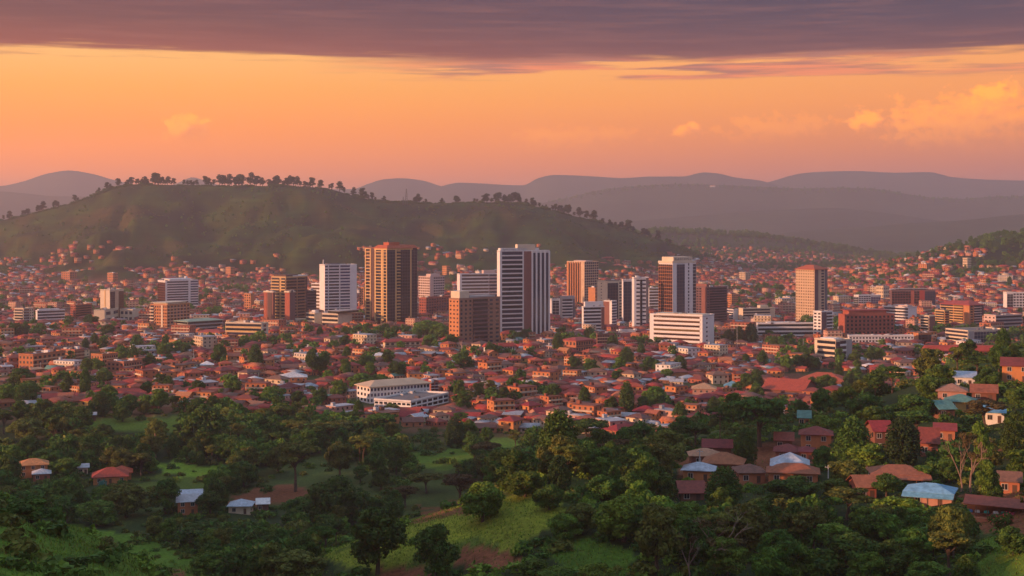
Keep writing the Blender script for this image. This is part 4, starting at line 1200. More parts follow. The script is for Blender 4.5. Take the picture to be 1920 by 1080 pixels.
# w, d, storeys, roof, wall, roof material, weight
HP = [(11, 8, 1, 'hip', 'wall_orange', 'roof_red', 13), (13, 9, 1, 'hip', 'wall_terracotta', 'roof_rust', 10), (9, 7, 1, 'gable', 'wall_orange', 'roof_red', 13), (12, 8, 1, 'gable', 'wall_brown', 'roof_maroon', 9),
      (10, 8, 2, 'hip', 'wall_orange', 'roof_red', 8), (12, 9, 2, 'hip', 'wall_terracotta', 'roof_maroon', 6), (11, 9, 2, 'flat', 'wall_orange', 'roof_brown', 9), (13, 10, 3, 'flat', 'wall_orange', 'roof_rust', 4),
      (9, 7, 1, 'mono', 'wall_brown', 'roof_grey', 9), (10, 7, 1, 'gable', 'wall_cream', 'roof_grey', 7), (11, 8, 1, 'hip', 'wall_cream', 'roof_rust', 6), (15, 9, 1, 'hip', 'wall_terracotta', 'roof_red', 7),
      (18, 9, 1, 'gable', 'wall_pink', 'roof_red', 5), (9, 8, 1, 'pyramid', 'wall_cream', 'roof_white', 2), (10, 8, 1, 'hip', 'wall_white', 'roof_sky', 2), (11, 8, 1, 'gable', 'wall_pink', 'roof_teal', 1.2),
      (12, 9, 2, 'hip', 'wall_cream', 'roof_brown', 8), (8, 6, 1, 'mono', 'wall_terracotta', 'roof_tan', 8), (9, 8, 2, 'gable', 'wall_orange', 'roof_orange', 5), (14, 9, 2, 'flat', 'wall_pink', 'roof_grey', 3),
      (22, 11, 1, 'hip', 'wall_brown', 'roof_red', 3), (7, 6, 1, 'gable', 'wall_orange', 'roof_rust', 9), (12, 9, 1, 'gable', 'wall_terracotta', 'roof_brown', 10), (10, 7, 1, 'hip', 'wall_yellow', 'roof_red', 3),
      (17, 12, 4, 'flat', 'wall_cream', 'roof_grey', 0.7), (15, 11, 5, 'flat', 'wall_pink', 'roof_brown', 0.6), (22, 12, 3, 'flat', 'wall_white', 'roof_grey', 0.6), (20, 11, 4, 'flat', 'wall_terracotta', 'roof_rust', 1.2)]
HNAME = [('small ' if h[0] * h[1] < 66 else 'long ' if h[0] >= 15 else '') + {1: '', 2: 'two storey ', 3: 'three storey ', 4: 'four storey ', 5: 'five storey '}[h[2]] + WALL_WORD[h[4]] + (' flats, ' if h[2] >= 4 else ' house, ') + ROOF_WORD[h[5]] + ' ' + SHAPE_WORD[h[3]] + ' roof' for h in HP]
HPARTS = [house_parts(*h[:6]) for h in HP]
HMATS = sorted({p[2] for hp in HPARTS for p in hp})
HMI = {m: i for i, m in enumerate(HMATS)}


def join_parts(parts, mi):
    mb = MB()
    for pn, b, m in parts:
        mb.add(b.v, b.f, mi[m])
    return mb


HMERGE = [join_parts(p, HMI).tris() for p in HPARTS]
HMESH = []          # one mesh per part, shared by every copy
for parts in HPARTS:
    seen, lst = {}, []
    for pn, b, m in parts:
        lst.append((pn, b.mesh(pn, [MAT[m]])))
    HMESH.append(lst)


def place_house(k, loc, yaw, sc, label, group, cat='house', name='town_house', full=True):
    if full:
        o = link(name, None, None, loc)
        o.empty_display_size = 1
        for pn, me in HMESH[k]:
            link(pn, me, o)
    else:
        key = ('h', k)
        if key not in _MC:
            ms = sorted({p[2] for p in HPARTS[k]})
            _MC[key] = join_parts(HPARTS[k], {m: i for i, m in enumerate(ms)}).mesh('town_house', [MAT[m] for m in ms])
        o = link(name, _MC[key], None, loc)
    o.rotation_euler = (0, 0, yaw)
    o.scale = sc
    return tag(o, label, cat, group)


def hero_house(px, base, wpx, dpt, st, roof, wallm, roofm, label, Y=None, yaw=0.0, name='house', hs=2.9, pitch=0.42, veranda=False, over=0.7, short=None, cat='house', frames=True):
    """a house picked out on the photograph; wpx its width on screen"""
    Yh = hit(px, base)
    Y = Yh if Y is None or abs(Yh - Y) < 0.35 * Y else Y
    x = (px - 960) / F * Y
    wpx = wpx * (0.92 if px > 1250 and Y < 600 else 1.0)
    w = wpx * Y / F - 2 * over * 0.8
    o = link(name, None, None, (x, Y, float(zlook(px, Y))))
    HERO_BOX.append((px - wpx / 2, px + wpx / 2, base - (hs * st + dpt * 0.25) * F / Y, base - 0.4 * hs * F / Y, Y))
    b0 = math.atan2(x, Y)
    o.rotation_euler = (0, 0, -b0 + yaw)
    tag(o, label, cat, 'houses one can pick out')
    for pn, b, m in house_parts(w, dpt, st, roof, wallm, roofm, True, over, hs, pitch, 3.5, 0.9, veranda):
        c = b.obj(pn, MAT[m], o)
        if pn == 'window' and frames:
            v = np.array(b.v)
            lo, hi = v.min(0), v.max(0)
            fb = MB()
            g = 0.12
            if hi[0] - lo[0] > hi[1] - lo[1]:
                y0, y1 = lo[1] - 0.04, lo[1] - 0.002
                fb.box(lo[0] - g, hi[0] + g, y0, y1, hi[2], hi[2] + g)
                fb.box(lo[0] - g, hi[0] + g, y0, y1, lo[2] - g, lo[2])
                fb.box(lo[0] - g, lo[0], y0, y1, lo[2], hi[2])
                fb.box(hi[0], hi[0] + g, y0, y1, lo[2], hi[2])
                fb.box((lo[0] + hi[0]) / 2 - .04, (lo[0] + hi[0]) / 2 + .04, y0, y1, lo[2], hi[2])
                fb.obj('frame', MAT['window_frame'], c)
    SCREEN.append((px - wpx / 2, px + wpx / 2, base - (hs * st + dpt * 0.2) * F / Y, base, Y))
    FOOT.append((x, Y, max(w, dpt) * 0.6))
    zt = base - hs * st * 0.5 * F / Y
    if short:
        LAND.append((short, px, zt, px - wpx / 2, px + wpx / 2, base - 10, base))
    return o


HH = hero_house
# right hand slope
HH(1683, 907, 116, 9, 1, 'hip', 'wall_mint', 'roof_rust', 'large house with streaked rust brown hipped roof and pale mint wall', Y=352, yaw=.15, veranda=True, short='rust roofed mint house', hs=2.9, pitch=.34)
HH(1745, 944, 98, 7.5, 1, 'hip', 'wall_pink', 'roof_blue', 'house under a bright turquoise blue hipped roof', Y=333, yaw=-.12, veranda=True, hs=3.1, pitch=.34, short='turquoise blue roofed house')
HH(1481, 893, 78, 10, 1, 'pyramid', 'wall_orange', 'roof_sky', 'house with pale metal pyramid roof standing above the rust roofs', Y=398, hs=3.6, pitch=.55, short='pale metal pyramid roof')
HH(1487, 903, 106, 8, 1, 'hip', 'wall_orange', 'roof_rust', 'orange walled house with rust hipped roof in front of the pale pyramid roof', Y=380, veranda=False)
HH(1311, 899, 68, 7, 1, 'hip', 'wall_orange', 'roof_sky', 'small house with shiny pale blue roof at the left end of the hillside houses', Y=390, yaw=-.1, short='shiny pale blue roof', hs=3.0)
HH(1321, 870, 66, 7, 1, 'hip', 'wall_brown', 'roof_tan', 'open fronted brown house with tan roof behind the shiny pale blue roof', Y=432, yaw=.1)
HH(1357, 884, 84, 9, 1, 'hip', 'wall_brown', 'roof_rust', 'brown house with broad rust hipped roof right of the shiny pale blue roof', Y=412, yaw=-.1, pitch=.5)
HH(1405, 902, 60, 8, 1, 'hip', 'wall_terracotta', 'roof_brown', 'brown roofed terracotta house between the broad rust roof and a dark cypress', Y=394, yaw=.2)
HH(1345, 853, 62, 7, 1, 'gable', 'wall_brown', 'roof_maroon', 'maroon roofed house uppermost at the left of the hillside houses', Y=455)
HH(1530, 845, 68, 8, 2, 'hip', 'wall_orange', 'roof_maroon', 'two storey orange house with maroon roof left of the tall dark cypress', Y=445, hs=2.6, short='two storey maroon house')
HH(1470, 840, 40, 7, 1, 'gable', 'wall_brown', 'roof_maroon', 'maroon roofed house beside the two storey orange one', Y=452)
HH(1477, 862, 56, 8, 1, 'hip', 'wall_terracotta', 'roof_maroon', 'low maroon roofed house above the pale metal pyramid roof', Y=425)
HH(1513, 863, 34, 7, 1, 'hip', 'wall_terracotta', 'roof_maroon', 'small maroon hipped house right of the low maroon roofed house', Y=418)
HH(1648, 842, 44, 9, 2, 'gable', 'wall_brown', 'roof_red', 'two storey brown house with red roof between the two tallest cypresses', Y=440, yaw=.3)
HH(1742, 850, 42, 8, 1, 'gable', 'wall_terracotta', 'roof_maroon', 'maroon gabled house just right of the darkest cypress', Y=428, hs=3.6, pitch=.7)
HH(1772, 824, 46, 7, 1, 'mono', 'wall_terracotta', 'roof_red', 'low terracotta house with a sloping red roof behind the leafless trees', Y=450)
HH(1617, 930, 46, 8, 1, 'gable', 'wall_terracotta', 'roof_rust', 'small rust roofed house half sunk in trees below the mint house', Y=345, yaw=.3)
HH(1294, 936, 56, 8, 1, 'gable', 'wall_brown', 'roof_maroon', 'maroon roof peeping out of bushes below the shiny pale blue roof', Y=365, yaw=.15, hs=2.4)
HH(1893, 922, 48, 6, 1, 'gable', 'wall_terracotta', 'roof_brown', 'small brown roofed hut on the bare slope at the right edge', Y=345)
HH(1809, 722, 46, 8, 1, 'mono', 'wall_white', 'roof_sky', 'white walled house with flat pale blue roof near the top right ridge', Y=505, short='white ridge house')
HH(1906, 714, 62, 9, 2, 'gable', 'wall_orange', 'roof_maroon', 'two storey orange house with maroon roof at the top right ridge', Y=508, hs=2.7, short='top ridge maroon house')
HH(1785, 748, 62, 9, 1, 'hip', 'wall_pink', 'roof_tan', 'pink walled house with wide tan hipped roof below the top right ridge', Y=478, short='wide tan hipped roof')
HH(1845, 750, 54, 8, 1, 'gable', 'wall_brown', 'roof_rust', 'rust roofed house stepped down the ridge right of the tan hipped roof', Y=475)
HH(1801, 768, 64, 8, 1, 'hip', 'wall_yellow', 'roof_teal', 'yellow walled house under a grey green roof below the tan hipped roof', Y=460, short='yellow house')
HH(1764, 781, 40, 8, 1, 'gable', 'wall_brown', 'roof_teal', 'small green gabled roof left of the yellow house', Y=455, yaw=.5)
HH(1865, 790, 44, 7, 1, 'mono', 'wall_white', 'roof_blue', 'white shed with sloping blue roof half behind the flat topped tree', Y=455)
HH(1508, 797, 28, 7, 1, 'gable', 'wall_orange', 'roof_teal', 'small orange house with a sea green roof beside the huge flat topped tree', Y=505)
# left valley
HH(62, 892, 56, 9, 2, 'hip', 'wall_orange', 'roof_orange', 'orange two storey house with orange roof in trees at the left edge', Y=575, hs=2.6, short='orange valley house')
HH(78, 899, 34, 7, 1, 'hip', 'wall_terracotta', 'roof_grey', 'small grey roofed house in front of the orange valley house', Y=560)
HH(207, 903, 66, 11, 1, 'hip', 'wall_orange', 'roof_red', 'wide red hipped house in the valley beside a turquoise bush', Y=565, short='red hipped valley house', pitch=.5)
HH(228, 896, 40, 9, 1, 'hip', 'wall_orange', 'roof_red', 'red hipped wing behind the wide red valley house', Y=578, pitch=.5)
HH(156, 888, 22, 5, 1, 'mono', 'wall_cream', 'roof_grey', 'tiny pale roofed hut left of the wide red valley house', Y=590)
HH(356, 944, 48, 9, 1, 'mono', 'wall_terracotta', 'roof_sky', 'house with flat pale blue sheet roof above a brick one, near the red soil bank', Y=510, short='pale blue sheet roof')
HH(352, 962, 42, 8, 2, 'mono', 'wall_orange', 'roof_grey', 'orange brick house half hidden by round trees below the pale blue sheet roof', Y=490, hs=2.4)
HH(452, 960, 46, 8, 1, 'hip', 'wall_cream', 'roof_sky', 'cream house with grey blue hipped roof on the red soil bank', Y=485, yaw=-.15, short='grey blue roofed house')
HH(493, 957, 26, 6, 1, 'mono', 'wall_brown', 'roof_white', 'low shed with pale roof right of the grey blue roofed house', Y=490)
HH(168, 788, 26, 5, 1, 'mono', 'wall_brown', 'roof_grey', 'lone grey roofed shelter at the edge of the bright green field', Y=780, short='grey field shelter')
HH(140, 752, 30, 8, 1, 'hip', 'wall_orange', 'roof_red', 'orange house with red roof deep in the trees above the green field', Y=868)
# town houses one can pick out
HH(549, 722, 54, 15, 2, 'pyramid', 'wall_orange', 'roof_white', 'two storey hall with a broad white pyramid roof among the red roofs', Y=960, hs=3.0, pitch=.38, short='broad white pyramid roof')
HH(711, 681, 28, 9, 2, 'pyramid', 'wall_cream', 'roof_white', 'small cream pavilion with two arcaded floors and a white roof', Y=1110, hs=3.2, short='small cream pavilion')
HH(388, 694, 26, 8, 1, 'pyramid', 'wall_cream', 'roof_white', 'cream chapel with pointed white roof beside two dark round trees', Y=1060, hs=4.2, pitch=.6, short='cream chapel')
HH(1118, 705, 28, 9, 2, 'gable', 'wall_orange', 'roof_orange', 'bright orange gable fronted house with steep roof left of the red roofs', Y=1015, yaw=1.2, pitch=.8, short='bright orange gable house')
HH(1270, 709, 36, 9, 1, 'mono', 'wall_orange', 'roof_rust', 'bright orange low block with blank sunlit wall', Y=1003, hs=4.5, yaw=.5, short='bright orange low block')
HH(1373, 733, 32, 9, 1, 'pyramid', 'wall_terracotta', 'roof_blue', 'house with bright blue pyramid roof in the red roofed town', Y=925, hs=3.6, pitch=.6, short='bright blue pyramid roof')
HH(1417, 719, 24, 8, 1, 'hip', 'wall_cream', 'roof_teal', 'house with small sea green roof right of the blue pyramid roof', Y=965, hs=3.2)
HH(848, 662, 24, 12, 1, 'pyramid', 'wall_cream', 'roof_teal', 'round green tent like roof below the orange brick slab', Y=1200, hs=2.2, pitch=.35, short='green tent roof')
HH(1075, 655, 22, 8, 1, 'mono', 'wall_cream', 'roof_blue', 'low turquoise roofed shed beside the red brick school wing', Y=1245, hs=3.0)
HH(1320, 745, 46, 14, 2, 'hip', 'wall_pink', 'roof_tan', 'large pink building with tan hipped roof left of the blue pyramid roof', Y=895, hs=3.0)
HH(1210, 780, 44, 11, 1, 'hip', 'wall_terracotta', 'roof_red', 'red walled house with a broad dark red roof above the flat topped trees', Y=812, hs=3.4, yaw=-.2)
HH(1480, 742, 84, 24, 1, 'gable', 'wall_brown', 'roof_red', 'huge barn like building with long crimson roof left of the ridge', Y=905, hs=5, yaw=-.35, pitch=.45, short='huge crimson barn roof')
HH(1545, 722, 90, 22, 1, 'hip', 'wall_brown', 'roof_red', 'wide crimson hipped hall behind the crimson barn roof', Y=965, hs=4, yaw=-.2, pitch=.4)
# ------------------------------------------------------------------ trees
def leaf_cloud(lobes, n, leaf, r, up=0.15, shell=0.62):
    lobes = np.array(lobes, float)
    wgt = (lobes[:, 3] * lobes[:, 4] + lobes[:, 3] * lobes[:, 5] + lobes[:, 4] * lobes[:, 5])
    k = r.choice(len(lobes), n, p=wgt / wgt.sum())
    d = r.normal(size=(n, 3))
    d[:, 2] += up
    d /= np.linalg.norm(d, axis=1)[:, None]
    rad = r.uniform(shell, 1.06, n)[:, None]
    c = lobes[k, :3] + d * lobes[k, 3:6] * rad
    nrm = d + r.normal(size=(n, 3)) * 0.55
    nrm /= np.linalg.norm(nrm, axis=1)[:, None]
    t = np.cross(nrm, r.normal(size=(n, 3)))
    t /= np.linalg.norm(t, axis=1)[:, None] + 1e-9
    b = np.cross(nrm, t)
    s = leaf * r.uniform(0.6, 1.35, n)[:, None]
    a1, b1 = t * s, b * s * 0.62
    V = np.stack([c - a1, c - b1 * 0.9, c + a1, c + b1 * 0.9], 1)
    V[:, 0] += nrm * (s * -0.12)
    V[:, 2] += nrm * (s * -0.12)
    V = V.reshape(-1, 3)
    q = np.arange(n * 4).reshape(n, 4)
    return V, q


def lobes_for(kind, r):
    L = []
    if kind == 'round':
        L.append((0, 0, 5.5, 2.7, 2.7, 3.2))
        for i in range(20):
            a, e = r.uniform(0, 6.28), r.uniform(-0.85, 1.4)
            q = r.uniform(0.9, 1.55)
            L.append((2.9 * math.cos(a) * math.cos(e), 2.9 * math.sin(a) * math.cos(e), 5.5 + 3.4 * math.sin(e), q * 1.1, q * 1.1, q * 0.85))
    elif kind == 'dome':
        L.append((0, 0, 4.2, 3.0, 3.0, 3.4))
        for i in range(24):
            a, e = r.uniform(0, 6.28), r.uniform(-0.7, 1.35)
            q = r.uniform(0.9, 1.6)
            L.append((3.4 * math.cos(a) * math.cos(e), 3.4 * math.sin(a) * math.cos(e), 4.3 + 4.4 * math.sin(max(e, -.65)) * (0.9 if e > 0 else .8), q * 1.15, q * 1.15, q * .9))
    elif kind == 'cone':
        for i in range(40):
            z = 0.9 + 8.6 * (i / 39.0) ** 0.95
            rr = 3.1 * (max(0.0, 1 - ((z - 3.4) / 6.6) ** 2) ** 0.75 if z > 3.4 else (0.62 + 0.38 * z / 3.4))
            a = i * 2.4 + r.uniform(-.4, .4)
            q = 0.55 + rr * 0.30
            L.append((rr * 0.68 * math.cos(a), rr * 0.68 * math.sin(a), z, q, q, q * 1.1))
        L.append((0, 0, 4.2, 2.0, 2.0, 3.6))
    elif kind == 'umbrella':
        for i in range(20):
            a, q = r.uniform(0, 6.28), r.uniform(0, 1) ** 0.6 * 3.1
            t = r.choice([0, 0, 1])
            z = 8.9 - 0.16 * q * q * .6 - t * r.uniform(1.2, 2.6) + r.uniform(-.25, .25)
            s = r.uniform(0.9, 1.5)
            L.append((q * math.cos(a), q * math.sin(a), z, s * 1.15, s * 1.15, s * 0.42))
    elif kind == 'wispy':
        for i in range(16):
            z = r.uniform(4.2, 9.6)
            a, q = r.uniform(0, 6.28), r.uniform(0.3, 2.6) * (1.15 - abs(z - 6.8) / 5)
            s = r.uniform(0.6, 1.15)
            L.append((q * math.cos(a), q * math.sin(a), z, s, s, s * 0.7))
    elif kind == 'pine':
        for i in range(13):
            a, z = r.uniform(0, 6.28), r.uniform(2.2, 9.0)
            q = r.uniform(0.4, 2.1) * (1.25 - abs(z - 5.6) / 6)
            s = r.uniform(0.9, 1.5)
            L.append((q * math.cos(a), q * math.sin(a), z, s, s, s * .8))
        L.append((0, 0, 6.4, 1.5, 1.5, 2.6))
    elif kind == 'bush':
        for i in range(10):
            a, q = r.uniform(0, 6.28), r.uniform(0, 2.6)
            s = r.uniform(0.9, 1.6)
            L.append((q * math.cos(a), q * math.sin(a), 0.6 + r.uniform(0, 1.5) * (1 - q / 3.4), s, s, s * .85))
    elif kind == 'bare':
        for i in range(7):
            a, q = r.uniform(0, 6.28), r.uniform(0.8, 3.0)
            L.append((q * math.cos(a), q * math.sin(a), r.uniform(6.0, 9.4), .8, .8, .5))
    return L


def trunk_mb(kind, lobes, r, top=None):
    mb = MB()
    if kind == 'bush':
        for i in range(4):
            a = r.uniform(0, 6.28)
            mb.tube([(0, 0, -0.6), (math.cos(a) * .5, math.sin(a) * .5, .8), (math.cos(a) * 1.2, math.sin(a) * 1.2, 1.8)], [.10, .07, .03], 5)
        return mb
    if kind == 'bare':
        def limb(p, d, ln, rad, dep):
            q = p + d * ln
            mid = p + d * ln * .5 + Vector(r.normal(size=3) * ln * .06)
            mb.tube([tuple(p), tuple(mid), tuple(q)], [rad, rad * .85, rad * .66], 5 if dep < 2 else 4)
            if dep < 5:
                for k in range(2 if dep else 3):
                    nd = (d + Vector(r.normal(size=3)) * 0.42 + Vector((0, 0, .12))).normalized()
                    limb(q, nd, ln * r.uniform(.6, .85), rad * .62, dep + 1)
        limb(Vector((0, 0, -1.0)), Vector((0.05, 0, 1)).normalized(), 3.6, .24, 0)
        return mb
    base_r = {'round': .34, 'dome': .4, 'cone': .3, 'umbrella': .3, 'wispy': .2, 'pine': .24}[kind]
    htop = {'round': 5.0, 'dome': 3.4, 'cone': 8.0, 'umbrella': 6.0, 'wispy': 9.0, 'pine': 7.4}[kind]
    b1, b2 = r.normal(size=2) * .12, r.normal(size=2) * .2
    mb.tube([(0, 0, -1.5), (0, 0, 0.2), (b1[0], b1[1], htop * .5), (b2[0], b2[1], htop)], [base_r * 1.35, base_r, base_r * .75, base_r * .4], 7)
    ids = r.choice(len(lobes), min(len(lobes), 9 if kind in ('umbrella', 'wispy') else 7), replace=False)
    for i in ids:
        l = lobes[i]
        t = r.uniform(.45, .95) if kind != 'umbrella' else r.uniform(.55, 1)
        z0 = min(htop * t, max(0.6, l[2] - .8))
        p = (b1[0] * z0 / htop, b1[1] * z0 / htop, z0)
        m_ = (p[0] * .5 + l[0] * .5, p[1] * .5 + l[1] * .5, p[2] * .42 + l[2] * .58)
        mb.tube([p, m_, (l[0], l[1], l[2])], [base_r * .42, base_r * .3, base_r * .12], 5)
    return mb


# kind, leaf material, crown words
TP = [('round', 'leaf_dark', 'dark round crowned tree'), ('round', 'leaf_mid', 'green round crowned tree'), ('round', 'leaf_bright', 'bright green round tree'), ('round', 'leaf_olive', 'olive round crowned tree'),
      ('dome', 'leaf_dark', 'dark broad domed tree'), ('dome', 'leaf_mid', 'green broad domed tree'), ('dome', 'leaf_bright', 'bright green domed tree'), ('dome', 'leaf_olive', 'olive domed tree'),
      ('cone', 'leaf_pine', 'dark pointed cypress'), ('cone', 'leaf_dark', 'deep green pointed cypress'), ('cone', 'leaf_mid', 'green pointed tree'),
      ('umbrella', 'leaf_russet', 'russet flat topped tree'), ('umbrella', 'leaf_olive', 'olive flat topped tree'), ('umbrella', 'leaf_dark', 'dark flat topped tree'),
      ('wispy', 'leaf_olive', 'thin wispy olive tree'), ('wispy', 'leaf_mid', 'thin airy green tree'), ('pine', 'leaf_pine', 'tall pine'), ('bare', 'leaf_russet', 'nearly leafless branching tree'),
      ('bush', 'leaf_mid', 'green bush'), ('bush', 'leaf_dark', 'dark bush'), ('bush', 'leaf_bright', 'bright bush'), ('bush', 'leaf_olive', 'olive bush')]
TCOUNT = {'round': 5200, 'dome': 6800, 'cone': 5600, 'umbrella': 3400, 'wispy': 1500, 'pine': 1500, 'bare': 420, 'bush': 1500}
TLEAF = {'round': .31, 'dome': .32, 'cone': .27, 'umbrella': .28, 'wispy': .27, 'pine': .34, 'bare': .22, 'bush': .26}
TLIGHT = {'round': 230, 'dome': 280, 'cone': 240, 'umbrella': 190, 'wispy': 130, 'pine': 90, 'bare': 60, 'bush': 120}
TID = {}
TMESH, TMERGE = [], []
TMATS = ['leaf_dark', 'leaf_mid', 'leaf_bright', 'leaf_olive', 'leaf_russet', 'leaf_pine', 'bark']
for ti, (kind, lm, words_) in enumerate(TP):
    TID[(kind, lm)] = ti
    vars_ = []
    for vnum in range(2 if kind not in ('bare', 'bush') else 1):
        r = np.random.default_rng(100 + ti * 7 + vnum)
        lob = lobes_for(kind, r)
        V, q = leaf_cloud(lob, TCOUNT[kind], TLEAF[kind], r)
        cm = mesh_arrays('crown', V, q, [MAT[lm]])
        tm = trunk_mb(kind, lob, r).mesh('trunk', [MAT['bark_pale' if kind in ('bare', 'wispy') else 'bark']])
        vars_.append((cm, tm))
    TMESH.append(vars_)
    r = np.random.default_rng(500 + ti)
    V, q = leaf_cloud(lob, TLIGHT[kind], {'bush': .62, 'pine': 1.0}.get(kind, .95), r, shell=.75)
    t = np.concatenate([q[:, [0, 1, 2]], q[:, [0, 2, 3]]])
    mm = np.full(len(t), TMATS.index(lm))
    if kind != 'bush':
        tb = MB().tube([(0, 0, -1), (0, 0, 6)], [.3, .16], 4)
        v2, t2, m2 = tb.tris()
        t = np.concatenate([t, t2 + len(V)])
        V = np.concatenate([V, v2])
        mm = np.concatenate([mm, np.full(len(t2), TMATS.index('bark'))])
    TMERGE.append((V.astype(np.float32), t.astype(np.int32), mm.astype(np.int32)))
TW = {'round': 8.2, 'dome': 9.0, 'cone': 6.6, 'umbrella': 8.4, 'wispy': 6.4, 'pine': 5.6, 'bare': 7.5, 'bush': 7.0}
TH = {'bush': 3.0}
TNAME = {'round': 'broadleaf_tree', 'dome': 'broadleaf_tree', 'cone': 'cypress_tree', 'umbrella': 'umbrella_tree', 'wispy': 'slender_tree', 'pine': 'ridge_pine', 'bare': 'leafless_tree', 'bush': 'shrub'}
TCAT = {'round': 'tree', 'dome': 'tree', 'cone': 'cypress', 'umbrella': 'umbrella tree', 'wispy': 'slender tree', 'pine': 'pine', 'bare': 'leafless tree', 'bush': 'shrub'}


def place_tree(ti, loc, yaw, sw, sh, label, group, var=0):
    kind = TP[ti][0]
    o = link(TNAME[kind], None, None, loc)
    o.empty_display_size = 1
    o.rotation_euler = (0, 0, yaw)
    o.scale = (sw, sw, sh)
    cm, tm = TMESH[ti][var % len(TMESH[ti])]
    link('crown', cm, o)
    link('trunk', tm, o)
    return tag(o, label, TCAT[kind], group)


